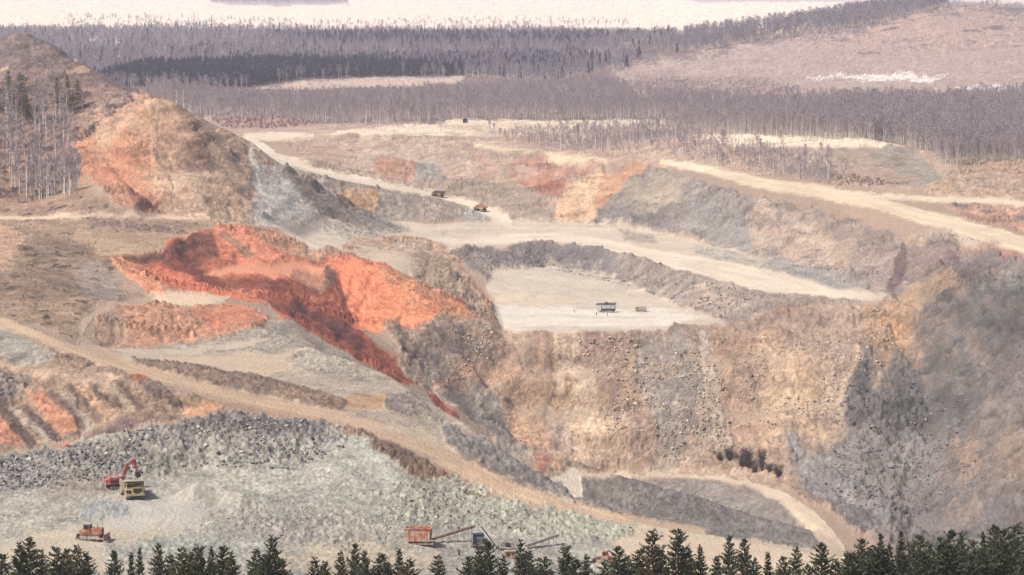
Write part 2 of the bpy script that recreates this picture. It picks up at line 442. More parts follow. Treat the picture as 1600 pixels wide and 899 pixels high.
def region(pts, c1, c2=None, st=None, feather=4.0, warp=4.0, mix=0.5, mott=0.10, rough=0.0, rscale=12.0,
           rub=None, gully=None, speck=None, band=0.0, alpha=1.0, smooth=False, raise_=0.0, terr=None, lane=0.0, calm=False):
    """one outcrop, bench or bank on the map: colour pair, relief and stones.
    rub = (height, size) stones; gully = (height, wavelength, plan angle); speck = (colour, share, size)"""
    global col, disp, sid
    poly = map_poly(pts)
    ck = CRISP.get(st, 1.0); warp = warp * (.35 + .65 * ck); feather = feather * (.5 + .5 * ck)
    m = feather * 2 + warp * 2 + 2
    lo, hi = poly.min(0) - m, poly.max(0) + m
    idx = np.where((fa > lo[0]) & (fa < hi[0]) & (fq > lo[1]) & (fq < hi[1]))[0]
    if len(idx) == 0: return
    a = fa[idx] + warp * N_w1[idx] * 2.2; q = fq[idx] + warp * N_w2[idx] * 1.4
    ins = inside(poly, a, q)
    d = edge_dist(poly, a, q)
    sd = np.where(ins, d, -d) + ck * feather * (1.5 * N_patch[idx] + 1.1 * N_mott[idx] + .5 * N_tiny[idx])
    w = sstep(-feather * .9, feather * .9, sd)
    ins = sd > 0
    keep = w > 0.003
    idx, w, ins, d = idx[keep], w[keep], ins[keep], d[keep]
    if len(idx) == 0: return
    x, y = fx[idx], fs[idx]
    c2 = c2 or c1
    if st in ('pit_wall', 'hill_face', 'mine_bench'): c1, c2 = [(r_, g_, min(b_, g_ - 1)) for r_, g_, b_ in (c1, c2)]
    if st == 'quarry_floor': c1, c2 = [(r_ - 3, g_ - 2, b_ - 2) for r_, g_, b_ in (c1, c2)]
    C1 = lin(c1); C2 = lin(c2)
    g = N_mid[idx] * 0.6 + N_big[idx] * 0.5 + 0.35 * N_fine[idx]
    g = g * (1 - band) + band * 1.3 * N_band[idx]
    h = np.zeros(len(idx))
    if gully:
        amp, wl, ang = gully
        ca, sa = math.cos(math.radians(ang)), math.sin(math.radians(ang))
        u = (x * ca + y * sa); v = (-x * sa + y * ca)
        n = fbm(u / wl, v / (wl * 7), 4, 31)
        h += amp * n; g = 0.35 * g + 0.9 * n
    t = sstep(mix - 0.75, mix + 0.75, 0.5 + 0.9 * g)[:, None]
    c = C1 * (1 - t) + C2 * t
    k_ = .35 if smooth else 1.0
    c = c * (1 + k_ * (1.2 * mott + .34) * (0.85 * N_mott[idx] + 0.45 * N_fine[idx] + 0.45 * N_tiny[idx]))[:, None]
    if st in WALLS and not smooth and not calm:
        stp, am = WALLS[st]
        if terr is not None: stp, am = terr
        u = (fz[idx] + 2.2 * stp * .35 * N_ledge[idx] + .8 * N_mid[idx]) / stp
        f_ = u - np.floor(u); g_ = sstep(.30, .78, f_)
        am = am * sstep(-.25, .3, N_clus[idx] + .3 * N_big[idx])
        h += am * stp * (g_ - f_)
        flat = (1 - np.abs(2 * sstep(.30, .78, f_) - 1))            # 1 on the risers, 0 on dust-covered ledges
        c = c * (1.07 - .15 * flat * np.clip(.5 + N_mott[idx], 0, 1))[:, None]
        h += 1.4 * N_big[idx]
        rough = max(rough * .55, .55)
    if lane:
        n = fbm(d / 1.5, a_mean(idx) / 45, 3, 71)
        c = c * (1 + lane * n)[:, None]
        h += .35 * np.exp(-(d / 1.3) ** 2)
    if rough:
        n = fbm(x / rscale, y / (rscale * 1.5), 5, 41, 0.55)
        h += rough * (1 - 2 * np.abs(n))
        h += rough * 0.5 * N_fine[idx]
    if st in WALLS and not smooth and not calm:
        o1 = sstep(.05, .45, N_clus[idx]); f1, f2, v = cells(x / 3.4 + .4 * N_fine[idx], y / 3.0, 53)
        crag = np.clip((f2 - f1) * 2.2, 0, 1)                         # blocks with open joints
        h += o1 * (.5 + 1.9 * v) * crag
        c = c * (1 - o1 * (.30 - .42 * v * crag))[:, None]
        rl = np.clip((N_rill[idx] - .1) * 2, 0, 1) * (1 - .7 * o1)
        h -= 1.5 * rl; c = c * (1 + .14 * rl)[:, None]
    if rub:
        amp, sz = rub
        f1, f2, v = cells(x / sz, y / sz / 1.35, 51)
        h += amp * (v * np.clip(1.1 - f1 * 1.2, 0, 1))
        f1b, f2b, vb = cells(x / sz / 0.45, y / sz / 0.45 / 1.35, 52)
        h += 0.4 * amp * vb * np.clip(1.1 - f1b * 1.2, 0, 1)
        c = c * (0.80 + 0.28 * v + 0.16 * vb)[:, None]
    if speck:
        sc, share, sz = speck
        n = fbm(x / sz, y / sz / 1.8, 3, 61)
        th = 0.62 - share
        k = sstep(th, th + 0.16, n)[:, None]
        c = c * (1 - k) + lin(sc) * k
        h += 0.5 * k[:, 0]
    w3 = (w * alpha)[:, None]
    col[idx] = col[idx] * (1 - w3) + c * w3
    base = 0.02 if smooth else 0.35
    dn = h + base * N_mid[idx] + 0.4 * base * N_fine[idx] + raise_
    disp[idx] = disp[idx] * (1 - w) + dn * w
    grain[idx] = grain[idx] * (1 - w) + (.28 if smooth else 1.0) * w
    if st:
        if st not in STRUCT: STRUCT.append(st)
        sid[idx[ins]] = STRUCT.index(st)

def ribbon(pts, c1, c2=None, st='haul_road', **kw):
    up = [(x, y - h) for x, y, h in pts]; dn = [(x, y + h) for x, y, h in pts][::-1]
    kw.setdefault('feather', 2.0); kw.setdefault('warp', 1.6); kw.setdefault('smooth', True); kw.setdefault('mott', 0.05); kw.setdefault('lane', 0.17)
    region(up + dn, c1, c2, st, **kw)

CREAM, CREAM2 = (236, 218, 192), (222, 200, 172)
# --- far plain, woods' floor, right hill
region([(-300, -34), (1900, -34), (1900, 60), (-300, 60)], (243, 229, 213), (232, 212, 200), 'far_field', feather=6, warp=3)
region([(-300, 44), (100, 42), (500, 44), (1000, 46), (1060, 60), (1250, 44), (1340, 26), (1430, 10), (1500, 4), (1900, 10), (1900, 200), (1040, 200), (300, 196), (-300, 190)],
       (150, 128, 124), (132, 112, 112), 'forest_floor', feather=3, warp=3)
region([(330, -4), (540, -2), (545, 7), (420, 9), (330, 5)], (170, 150, 158), (190, 170, 170), 'forest_floor', feather=2, warp=2)
region([(1040, -6), (1320, -8), (1340, 2), (1100, 4)], (206, 190, 190), (190, 172, 178), 'forest_floor', feather=2, warp=2)
region([(470, 127), (600, 121), (725, 121), (722, 131), (560, 137), (400, 139)], (216, 192, 172), (198, 172, 160), 'clearing', feather=2, warp=2)
region([(115, 58), (195, 64), (200, 72), (140, 73)], (236, 218, 202), None, 'clearing', feather=2, warp=3)
region([(225, 76), (265, 77), (262, 81), (228, 81)], (222, 202, 192), None, 'clearing', feather=1.5, warp=2)
region([(600, 76), (630, 75), (632, 80), (604, 81)], (214, 190, 180), None, 'clearing', feather=1.5, warp=2)
region([(955, 112), (1080, 82), (1200, 66), (1340, 50), (1440, 24), (1520, 12), (1600, 20), (1900, 24), (1900, 152), (1560, 152), (1300, 152), (1200, 162), (1000, 162)],
       (192, 171, 158), (176, 150, 144), 'hill', feather=4, warp=4, mott=0.08, rough=1.5, rscale=60)
region([(1260, 70), (1420, 34), (1520, 20), (1620, 30), (1900, 34), (1900, 60), (1600, 66), (1480, 76), (1350, 84)], (178, 152, 144), (196, 164, 148), 'hill', feather=8, warp=8,
       speck=((128, 112, 116), 0.3, 30), rough=2, rscale=50)
region([(985, 120), (1060, 116), (1200, 124), (1260, 140), (1200, 158), (1030, 158)], (186, 158, 146), (150, 126, 126), 'hill', feather=5, warp=8, speck=((120, 104, 110), 0.3, 20))
region([(1262, 121), (1360, 117), (1478, 119), (1460, 126), (1330, 127)], (236, 226, 220), None, 'snow_patch', feather=1.8, warp=2.5)
region([(1490, 139), (1600, 133), (1900, 130), (1900, 142), (1540, 144)], (240, 232, 228), None, 'snow_patch', feather=1.8, warp=2.5)
# --- edge of the plain
region([(320, 182), (480, 194), (600, 193), (900, 192), (1040, 190), (1100, 206), (1500, 250), (1900, 260), (1900, 300), (1450, 300), (1000, 252), (740, 230), (600, 218), (400, 218), (340, 205)],
       (206, 182, 160), (182, 150, 136), 'plain', feather=4)
region([(340, 184), (440, 182), (500, 193), (440, 200), (350, 198)], (170, 130, 122), (190, 155, 140), 'plain', feather=3, warp=3)
region([(560, 200), (640, 196), (722, 187), (860, 189), (1040, 187), (1046, 194), (960, 198), (860, 206), (740, 213), (640, 214), (520, 210)], (238, 219, 192), (222, 198, 172), 'plain', feather=2, warp=2, band=.8)
region([(700, 200), (800, 196), (880, 200), (820, 206), (740, 209)], (190, 168, 146), (206, 184, 160), 'plain', feather=3, warp=3)
region([(1080, 211), (1200, 209), (1330, 213), (1395, 225), (1420, 232), (1390, 231), (1280, 232), (1150, 229)], (240, 222, 196), (228, 206, 180), 'dump', feather=1.5, warp=1.5)
region([(1150, 229), (1280, 232), (1392, 229), (1300, 290), (1210, 262)], (172, 154, 140), (158, 138, 126), 'dump', feather=3, calm=True)
region([(1388, 226), (1424, 232), (1476, 277), (1440, 290), (1350, 288), (1320, 250)], (170, 160, 146), (150, 140, 128), 'dump', feather=1.2, gully=(0.5, 5, 25), calm=True)
region([(1280, 255), (1360, 250), (1440, 284), (1300, 290)], (174, 146, 130), (182, 160, 142), 'dump', feather=6, warp=6, calm=True)
region([(1452, 292), (1500, 256), (1600, 254), (1900, 252), (1900, 316), (1450, 308)], (164, 148, 134), (190, 152, 120), 'dump', feather=2, rub=(1.2, 4), rough=.6, speck=((208, 188, 168), .12, 5))
region([(1470, 318), (1600, 322), (1900, 330), (1900, 420), (1600, 366), (1500, 338)], (196, 152, 124), (172, 136, 116), 'dump', feather=3, speck=((130, 124, 126), .3, 12), rub=(.6, 4))
# --- big left hill
region([(-300, 40), (40, 44), (90, 72), (150, 120), (130, 160), (-300, 160)], (118, 104, 106), (146, 124, 118), 'hill', feather=2, rub=(1.5, 5), gully=(1.5, 10, -35), speck=((205, 172, 140), .16, 8))
region([(-300, 130), (120, 130), (220, 145), (130, 220), (115, 270), (130, 312), (-300, 320)], (170, 140, 124), (130, 104, 98), 'hill', feather=3, speck=((96, 78, 80), .35, 7), rub=(.8, 4))
region([(118, 212), (160, 180), (205, 148), (250, 148), (300, 172), (330, 200), (388, 217), (424, 246), (440, 300), (500, 345), (430, 352), (335, 348), (210, 335), (118, 262)],
       (208, 166, 134), (190, 148, 120), 'hill_face', feather=2, gully=(2.2, 9, 20), rub=(.8, 3), rough=1.2)
region([(140, 200), (210, 165), (300, 190), (330, 205), (240, 215), (160, 240)], (214, 178, 144), (204, 160, 126), 'hill_face', feather=6, warp=6)
region([(118, 228), (150, 226), (215, 205), (235, 240), (210, 270), (250, 335), (205, 330), (160, 285), (118, 262)], (218, 150, 112), (206, 132, 98), 'hill_face', feather=6, warp=7, gully=(1.2, 6, 20), mott=.12)
region([(240, 203), (300, 200), (330, 215), (330, 262), (290, 258), (250, 232)], (152, 120, 110), (186, 146, 122), 'hill_face', feather=5, warp=7, rough=2.5, rscale=8)
region([(345, 205), (388, 216), (392, 250), (360, 262), (340, 235)], (168, 142, 126), (190, 162, 138), 'hill_face', feather=4, warp=5, rough=2, rscale=7)
region([(240, 276), (340, 268), (352, 274), (330, 282), (240, 285)], (216, 186, 156), None, 'hill_face', feather=3, warp=4)
region([(270, 285), (340, 280), (380, 320), (360, 348), (250, 335)], (196, 164, 138), (176, 146, 124), 'hill_face', feather=6, warp=6, gully=(1.2, 6, 15))
region([(335, 225), (385, 250), (440, 262), (470, 300), (505, 342), (450, 350), (390, 350), (350, 290)], (222, 210, 194), (204, 192, 176), 'hill_face', feather=5, warp=6, gully=(1.2, 7, 40), rub=(.6, 3), terr=(12, .1))
region([(318, 205), (386, 220), (400, 270), (420, 340), (340, 346), (330, 280)], (204, 170, 140), (186, 152, 126), 'hill_face', feather=6, warp=6, gully=(1.0, 7, 30), rub=(.6, 3), terr=(12, .2))
region([(395, 262), (440, 280), (480, 330), (440, 348), (405, 340)], (224, 216, 204), (204, 194, 182), 'hill_face', feather=6, warp=6, gully=(.8, 6, 40), terr=(12, .1))
region([(436, 278), (452, 282), (470, 312), (462, 318), (444, 300)], (226, 216, 204), None, 'hill_face', feather=2, warp=2)
region([(384, 240), (394, 240), (404, 262), (396, 264)], (230, 216, 198), None, 'hill_face', feather=2, warp=2)
region([(395, 330), (440, 318), (500, 338), (520, 350), (420, 352)], (196, 190, 178), (180, 174, 164), 'hill_face', feather=5, warp=5)
# --- left plateau
region([(-400, 300), (110, 300), (180, 322), (260, 338), (330, 350), (300, 372), (190, 402), (170, 440), (230, 470), (150, 480), (110, 528), (0, 498), (-400, 380)],
       (186, 156, 126), (160, 132, 110), 'grassland', feather=4, warp=5, speck=((96, 78, 72), .24, 6), mott=.2, band=.4, rough=.5)
region([(-400, 290), (0, 290), (110, 285), (200, 325), (100, 331), (0, 332), (-400, 332)], (150, 122, 104), (182, 148, 122), 'grassland', feather=4, warp=5, speck=((100, 82, 80), .25, 6))
region([(-400, 345), (0, 350), (30, 370), (20, 410), (-10, 430), (-400, 430)], (212, 168, 136), (198, 154, 124), 'grassland', feather=6, warp=5)
region([(60, 365), (140, 372), (190, 410), (170, 450), (60, 480), (-100, 480), (-100, 420), (20, 420)], (166, 140, 114), (140, 116, 98), 'grassland', feather=8, warp=8, speck=((92, 76, 70), .28, 5), mott=.22)
region([(115, 425), (160, 415), (200, 440), (190, 470), (130, 470)], (176, 158, 142), (150, 132, 120), 'grassland', feather=6, warp=8, speck=((110, 100, 94), .25, 5))
region([(140, 345), (180, 342), (290, 358), (290, 368), (200, 362), (140, 354)], (128, 104, 100), (168, 140, 120), 'grassland', feather=2.5, warp=4, rub=(1.2, 3))
region([(120, 360), (250, 366), (330, 362), (255, 388), (180, 396), (110, 380)], (192, 162, 128), (170, 140, 112), 'grassland', feather=5, warp=6, band=.7)
ribbon([(-400, 352, 3), (0, 342, 3), (100, 340, 3), (200, 337, 3.5), (330, 342, 4)], (232, 204, 174), (220, 190, 160), 'haul_road')
# --- terraced slope behind the middle bench
region([(440, 222), (560, 212), (740, 222), (860, 242), (960, 262), (990, 258), (900, 310), (860, 345), (795, 345), (700, 308), (600, 288), (500, 268)],
       (190, 166, 146), (172, 148, 132), 'pit_wall', feather=2, band=.4, rub=(.8, 4), rough=.8)
region([(440, 222), (520, 218), (560, 235), (540, 250), (460, 240)], (196, 164, 144), (178, 146, 130), 'pit_wall', feather=4, warp=5)
region([(600, 250), (650, 252), (640, 285), (590, 272)], (204, 150, 116), (178, 132, 108), 'pit_wall', feather=4, warp=6, rough=1.5, rscale=7)
region([(645, 252), (690, 256), (690, 285), (640, 282)], (172, 164, 156), (150, 142, 138), 'pit_wall', feather=4, warp=5, rub=(1, 4))
region([(740, 262), (790, 266), (850, 272), (890, 285), (870, 315), (810, 298), (770, 290)], (196, 130, 104), (172, 112, 94), 'pit_wall', feather=4, warp=6, rough=1.5, rscale=7, gully=(1, 6, 10))
region([(800, 244), (880, 252), (945, 262), (930, 276), (860, 272), (790, 262)], (190, 138, 116), (176, 130, 112), 'pit_wall', feather=3, warp=4, rough=.8)
ribbon([(520, 239, 2), (600, 243, 2), (680, 255, 2), (760, 264, 2), (840, 270, 2)], (208, 188, 166), None, 'pit_wall', feather=2, alpha=.8)
region([(735, 285), (840, 300), (860, 345), (800, 340), (745, 312), (700, 300)], (178, 160, 142), (160, 142, 128), 'pit_wall', feather=4, warp=4, rub=(.6, 3))
region([(700, 305), (760, 330), (700, 344), (640, 346), (560, 345), (500, 338), (470, 300), (440, 268), (520, 280), (600, 298)], (172, 158, 142), (152, 138, 126), 'pit_wall', feather=2.5, rub=(1, 4), rough=1.0)
region([(535, 296), (580, 298), (600, 304), (575, 330), (530, 328)], (210, 166, 118), (180, 138, 104), 'pit_wall', feather=3, warp=4, gully=(1.5, 5, -30))
region([(470, 280), (535, 296), (530, 325), (500, 326), (476, 300)], (160, 142, 134), (178, 158, 142), 'pit_wall', feather=4, warp=4, rub=(.8, 3))
region([(660, 306), (700, 318), (680, 345), (650, 342)], (196, 176, 160), (160, 140, 128), 'pit_wall', feather=3, warp=4, rub=(1.5, 4))
region([(725, 330), (762, 330), (760, 347), (715, 346)], (166, 164, 158), (204, 196, 186), 'pit_wall', feather=3, warp=4, rub=(1, 4))
# --- orange spur, grey wall under the upper road
region([(1000, 256), (1040, 260), (940, 345), (862, 345), (880, 318), (920, 285)], (214, 166, 128), (204, 148, 112), 'pit_wall', feather=2, warp=3, gully=(.8, 6, 40))
region([(880, 300), (935, 286), (930, 340), (868, 344)], (228, 192, 154), (216, 176, 138), 'pit_wall', feather=5, warp=5, gully=(.5, 5, 40))
region([(1012, 258), (1060, 274), (1150, 300), (1250, 326), (1330, 346), (1414, 380), (1425, 445), (1405, 468), (1378, 461), (1300, 436), (1200, 406), (1100, 380), (1000, 356), (918, 350)],
       (164, 152, 144), (142, 132, 128), 'pit_wall', feather=1.5, warp=2.5, rough=2.0, rscale=14, rub=(1, 4), gully=(1.2, 10, 10))
region([(1012, 262), (1080, 284), (1060, 315), (960, 330), (945, 345), (930, 345)], (176, 162, 144), (160, 146, 132), 'pit_wall', feather=5, warp=5)
region([(1180, 330), (1260, 335), (1330, 352), (1360, 400), (1300, 420), (1220, 402), (1160, 390)], (196, 174, 154), (178, 154, 138), 'pit_wall', feather=8, warp=8, gully=(1, 8, 10))
region([(1215, 318), (1330, 342), (1405, 378), (1380, 392), (1300, 360), (1225, 336)], (148, 132, 124), (166, 148, 136), 'pit_wall', feather=4, warp=5, rough=1.5, rscale=8)
region([(1360, 380), (1412, 382), (1395, 440), (1380, 455), (1330, 436), (1330, 400)], (176, 158, 148), (158, 140, 134), 'pit_wall', feather=5, warp=6, rough=1.5, rscale=8)
region([(1408, 380), (1420, 378), (1418, 420), (1405, 452), (1385, 460), (1395, 430)], (112, 94, 96), (130, 110, 108), 'pit_wall', feather=2.5, warp=4, rough=2, rscale=6)
region([(930, 322), (990, 330), (1040, 335), (1050, 362), (930, 350)], (146, 138, 136), (120, 112, 116), 'pit_wall', feather=4, warp=5, rough=2.5, rscale=7, gully=(2, 8, 20))
region([(1050, 330), (1160, 330), (1180, 390), (1080, 372)], (164, 160, 154), (150, 146, 142), 'pit_wall', feather=6, warp=6, gully=(.8, 6, 20))
# --- middle bench
region([(425, 352), (520, 348), (600, 346), (700, 350), (795, 345), (860, 346), (1000, 356), (1100, 380), (1200, 406), (1300, 436), (1385, 462), (1380, 471), (1290, 466), (1180, 454), (1080, 428), (1000, 403),
        (920, 386), (860, 378), (760, 384), (700, 395), (640, 372), (560, 372), (520, 392), (470, 385)], (224, 206, 184), (204, 186, 166), 'mine_bench', feather=2, warp=2, smooth=True, band=.7, mott=.06)
region([(500, 345), (610, 345), (640, 362), (590, 372), (510, 366)], (178, 168, 156), (200, 184, 164), 'mine_bench', feather=5, warp=5, rub=(1.0, 3))
region([(680, 358), (760, 352), (770, 362), (690, 370)], (196, 182, 166), None, 'mine_bench', feather=4, warp=3)
region([(960, 362), (1020, 364), (1030, 378), (980, 376)], (176, 160, 146), None, 'mine_bench', feather=3, warp=4, rub=(.6, 3))
region([(1080, 384), (1160, 396), (1260, 428), (1320, 450), (1200, 424), (1090, 402)], (184, 176, 164), (196, 184, 168), 'mine_bench', feather=4, warp=4, rub=(.4, 3))
region([(1180, 400), (1310, 432), (1350, 448), (1300, 450), (1200, 414)], (176, 168, 160), (160, 154, 150), 'mine_bench', feather=4, warp=4, rub=(.8, 3))
ribbon([(640, 358, 3), (760, 357, 3), (880, 358, 3), (960, 360, 2)], CREAM, CREAM2, 'mine_bench', alpha=.7)
# --- roads on the far side
ribbon([(380, 213, 5), (420, 214, 7), (490, 212, 3)], CREAM, CREAM2)
ribbon([(388, 216, 4), (400, 228, 10), (440, 250, 7), (520, 273, 6), (600, 289, 5.5), (690, 306, 5), (750, 327, 7), (785, 344, 9), (800, 352, 6)], (238, 222, 198), (228, 210, 184))
ribbon([(740, 226, 3), (850, 241, 4), (930, 252, 5), (948, 256, 5)], (226, 202, 168), (214, 190, 158))
ribbon([(1030, 251, 3), (1100, 265, 7), (1200, 289, 9), (1300, 303, 11), (1360, 315, 9), (1450, 342, 11), (1540, 366, 14), (1600, 384, 15), (1900, 470, 18)], (236, 214, 182), (224, 200, 170))
ribbon([(1340, 306, 4), (1440, 312, 4), (1520, 315, 4), (1600, 317, 4), (1900, 326, 4)], (232, 212, 184), (220, 198, 170))
ribbon([(640, 372, 3), (720, 380, 5), (800, 372, 6), (880, 370, 7), (960, 386, 8), (1040, 405, 12), (1130, 424, 16), (1230, 446, 17), (1300, 460, 8), (1370, 464, 4)], (240, 224, 200), (226, 208, 184))
region([(1420, 378), (1500, 372), (1600, 402), (1900, 480), (1900, 505), (1600, 424), (1500, 402)], (196, 152, 128), (176, 136, 118), 'pit_wall', feather=3, warp=3)
region([(1430, 360), (1500, 368), (1560, 385), (1480, 388), (1415, 378)], (206, 186, 164), (190, 168, 150), 'pit_wall', feather=4, warp=4)
ribbon([(1470, 402, 4), (1540, 422, 7), (1600, 436, 9), (1900, 520, 12)], (222, 206, 186), (206, 190, 172), 'mine_bench')
# --- wall behind the drill bench, drill bench
region([(695, 396), (760, 385), (860, 379), (920, 387), (1000, 404), (1080, 429), (1180, 455), (1300, 467), (1380, 470), (1300, 477), (1200, 487), (1135, 508), (1060, 480), (1000, 452), (930, 430), (850, 418), (750, 425), (770, 445)],
       (164, 150, 140), (146, 134, 128), 'pit_wall', feather=1.5, warp=2.5, rub=(1.6, 4), rough=1.2, rscale=9)
region([(755, 386), (860, 380), (930, 390), (960, 410), (930, 428), (850, 417), (770, 420)], (140, 132, 130), (120, 112, 114), 'pit_wall', feather=4, warp=4, rub=(1.6, 4), rough=1.5, rscale=9)
region([(735, 402), (775, 440), (800, 455), (770, 450), (720, 412)], (150, 136, 126), None, 'pit_wall', feather=3, warp=3)
region([(770, 424), (850, 417), (930, 428), (1000, 450), (1060, 478), (1130, 500), (1135, 510), (1050, 517), (950, 524), (850, 526), (785, 516), (770, 480), (760, 450)],
       (220, 202, 182), (204, 188, 170), 'drill_bench', feather=3.5, warp=3, smooth=True, band=.7, mott=.08)
region([(790, 425), (850, 420), (940, 432), (980, 460), (860, 462), (780, 455)], (208, 194, 176), (220, 206, 186), 'drill_bench', feather=6, warp=4, smooth=True, band=.6)
region([(776, 480), (850, 476), (930, 484), (1040, 484), (1100, 496), (1060, 508), (900, 512), (790, 510)], (236, 228, 216), (226, 214, 198), 'drill_bench', feather=4, warp=3, smooth=True, band=.8)
region([(776, 462), (850, 466), (900, 472), (860, 476), (780, 476)], (226, 204, 172), None, 'drill_bench', feather=4, warp=3, smooth=True)
region([(1085, 445), (1150, 452), (1180, 465), (1120, 495), (1070, 480)], (160, 144, 132), (190, 172, 156), 'pit_wall', feather=5, warp=5, rub=(2.2, 5))
# --- promontory with the red cut
region([(430, 357), (475, 385), (520, 392), (560, 372), (640, 372), (700, 396), (740, 440), (768, 472), (780, 512), (740, 505), (640, 520), (540, 510), (430, 470), (330, 465), (240, 462), (170, 402), (250, 392), (345, 356)],
       (208, 160, 126), (190, 140, 112), 'promontory', feather=2.5, warp=3, rough=1, gully=(1, 8, 20), rub=(.6, 3))
region([(500, 390), (560, 378), (640, 376), (690, 398), (700, 430), (650, 440), (600, 415), (520, 402)], (208, 184, 158), (192, 166, 142), 'promontory', feather=5, warp=5)
region([(520, 392), (600, 388), (640, 402), (644, 432), (612, 436), (590, 412)], (226, 204, 180), (214, 190, 166), 'promontory', feather=4, warp=3, smooth=True)
region([(640, 400), (700, 402), (760, 470), (775, 500), (720, 485), (660, 440)], (200, 168, 136), (180, 156, 134), 'promontory', feather=5, warp=6, gully=(1, 7, 50), rub=(.8, 3))
region([(192, 400), (255, 392), (262, 378), (310, 362), (345, 358), (385, 358), (470, 405), (560, 408), (600, 414), (640, 440), (740, 480), (720, 490), (640, 512), (580, 520), (520, 510), (430, 472), (330, 464), (260, 452)],
       (216, 118, 80), (178, 88, 62), 'red_soil_cut', feather=2.5, warp=3, gully=(1.8, 7, 30), mott=.2, rough=1.4)
region([(162, 400), (195, 402), (245, 440), (258, 462), (230, 462), (190, 425)], (226, 140, 100), (214, 126, 90), 'red_soil_cut', feather=2.5, warp=3, gully=(.6, 5, 40))
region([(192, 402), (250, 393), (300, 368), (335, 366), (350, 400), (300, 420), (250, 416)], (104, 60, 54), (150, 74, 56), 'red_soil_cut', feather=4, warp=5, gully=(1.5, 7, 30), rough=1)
region([(265, 420), (330, 420), (360, 440), (430, 442), (470, 446), (520, 458), (530, 480), (480, 470), (400, 456), (300, 450)], (160, 74, 52), (122, 60, 50), 'red_soil_cut', feather=4, warp=4, rough=.8, band=.5)
region([(230, 412), (300, 430), (340, 455), (420, 478), (330, 462), (262, 446)], (222, 108, 70), (206, 96, 62), 'red_soil_cut', feather=3, warp=4)
region([(332, 362), (380, 360), (430, 395), (455, 404), (420, 412), (360, 395)], (228, 134, 102), (212, 116, 86), 'red_soil_cut', feather=4, warp=4, gully=(.6, 5, 40))
region([(385, 357), (432, 357), (470, 392), (450, 402), (410, 380)], (186, 130, 104), (164, 110, 90), 'red_soil_cut', feather=3, warp=3, gully=(1, 6, 45))
region([(318, 428), (350, 416), (400, 410), (470, 411), (510, 416), (500, 432), (450, 432), (400, 430)], (228, 146, 112), (220, 130, 96), 'red_soil_cut', feather=2.5, warp=2.5, smooth=True)
region([(455, 422), (500, 420), (525, 425), (520, 452), (490, 460), (455, 442)], (188, 120, 94), (166, 104, 86), 'red_soil_cut', feather=3, warp=4, rough=1.2, rscale=6)
region([(500, 410), (565, 412), (610, 425), (575, 430), (520, 425)], (226, 118, 80), (214, 102, 68), 'red_soil_cut', feather=3, warp=3)
region([(522, 430), (565, 414), (600, 445), (625, 490), (610, 520), (570, 520), (540, 480)], (240, 124, 74), (228, 108, 64), 'red_soil_cut', feather=3, warp=3, gully=(1.0, 5, 20))
region([(590, 420), (640, 436), (700, 470), (745, 492), (700, 500), (640, 495), (605, 450)], (206, 140, 100), (196, 116, 82), 'red_soil_cut', feather=6, warp=5, rough=1, rub=(.6, 3))
region([(570, 470), (630, 465), (690, 486), (650, 508), (580, 522), (560, 505)], (238, 134, 88), (230, 116, 72), 'red_soil_cut', feather=6, warp=5)
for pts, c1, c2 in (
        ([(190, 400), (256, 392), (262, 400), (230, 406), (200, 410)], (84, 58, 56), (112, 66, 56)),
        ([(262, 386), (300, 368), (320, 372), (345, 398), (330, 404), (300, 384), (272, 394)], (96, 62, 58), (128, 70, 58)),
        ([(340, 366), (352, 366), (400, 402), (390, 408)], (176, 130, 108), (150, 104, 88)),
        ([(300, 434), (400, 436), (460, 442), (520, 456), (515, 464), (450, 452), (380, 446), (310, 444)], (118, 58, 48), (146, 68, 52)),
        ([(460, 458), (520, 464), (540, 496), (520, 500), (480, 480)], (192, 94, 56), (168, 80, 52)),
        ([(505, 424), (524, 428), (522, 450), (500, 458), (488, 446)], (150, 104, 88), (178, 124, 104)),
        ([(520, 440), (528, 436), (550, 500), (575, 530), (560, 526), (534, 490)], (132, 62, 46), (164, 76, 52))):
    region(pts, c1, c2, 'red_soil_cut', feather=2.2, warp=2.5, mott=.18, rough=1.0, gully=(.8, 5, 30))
# red tongue down the slope
region([(400, 462), (450, 462), (520, 478), (545, 500), (600, 555), (662, 606), (640, 604), (580, 574), (500, 530), (440, 496)], (186, 84, 56), (140, 66, 52), 'red_soil_cut', feather=2, warp=3, gully=(1, 5, 60), rough=.6)
region([(440, 478), (475, 476), (500, 490), (540, 510), (590, 556), (560, 550), (500, 506)], (92, 56, 60), (126, 62, 56), 'red_soil_cut', feather=4, warp=5, rough=1.0)
region([(430, 492), (455, 500), (540, 556), (620, 602), (560, 576), (480, 530)], (212, 98, 60), (196, 88, 56), 'red_soil_cut', feather=2.5, warp=3)
# --- pit wall below
region([(600, 516), (700, 497), (770, 505), (785, 514), (850, 525), (950, 522), (1050, 516), (1130, 509), (1200, 486), (1300, 476), (1400, 468), (1440, 500), (1420, 620), (1330, 650), (1300, 720), (1345, 832), (1290, 800), (1230, 766), (1170, 750), (1050, 742), (950, 740), (872, 746), (800, 700), (700, 630), (655, 600)],
       (192, 164, 140), (174, 148, 128), 'pit_wall', feather=2, warp=3, rough=1.6, rscale=14, rub=(1.0, 4), gully=(1.6, 12, 0), mott=.12)
region([(600, 522), (680, 500), (770, 510), (800, 530), (830, 556), (760, 560), (700, 585), (680, 610), (650, 590)], (150, 126, 114), (176, 150, 128), 'pit_wall', feather=5, warp=6, rough=2.4, rscale=9, rub=(1.4, 4), speck=((98, 84, 82), .22, 5))
region([(640, 560), (690, 545), (720, 570), (690, 600)], (178, 160, 142), (160, 142, 130), 'pit_wall', feather=6, warp=6, rough=1.5, rscale=8)
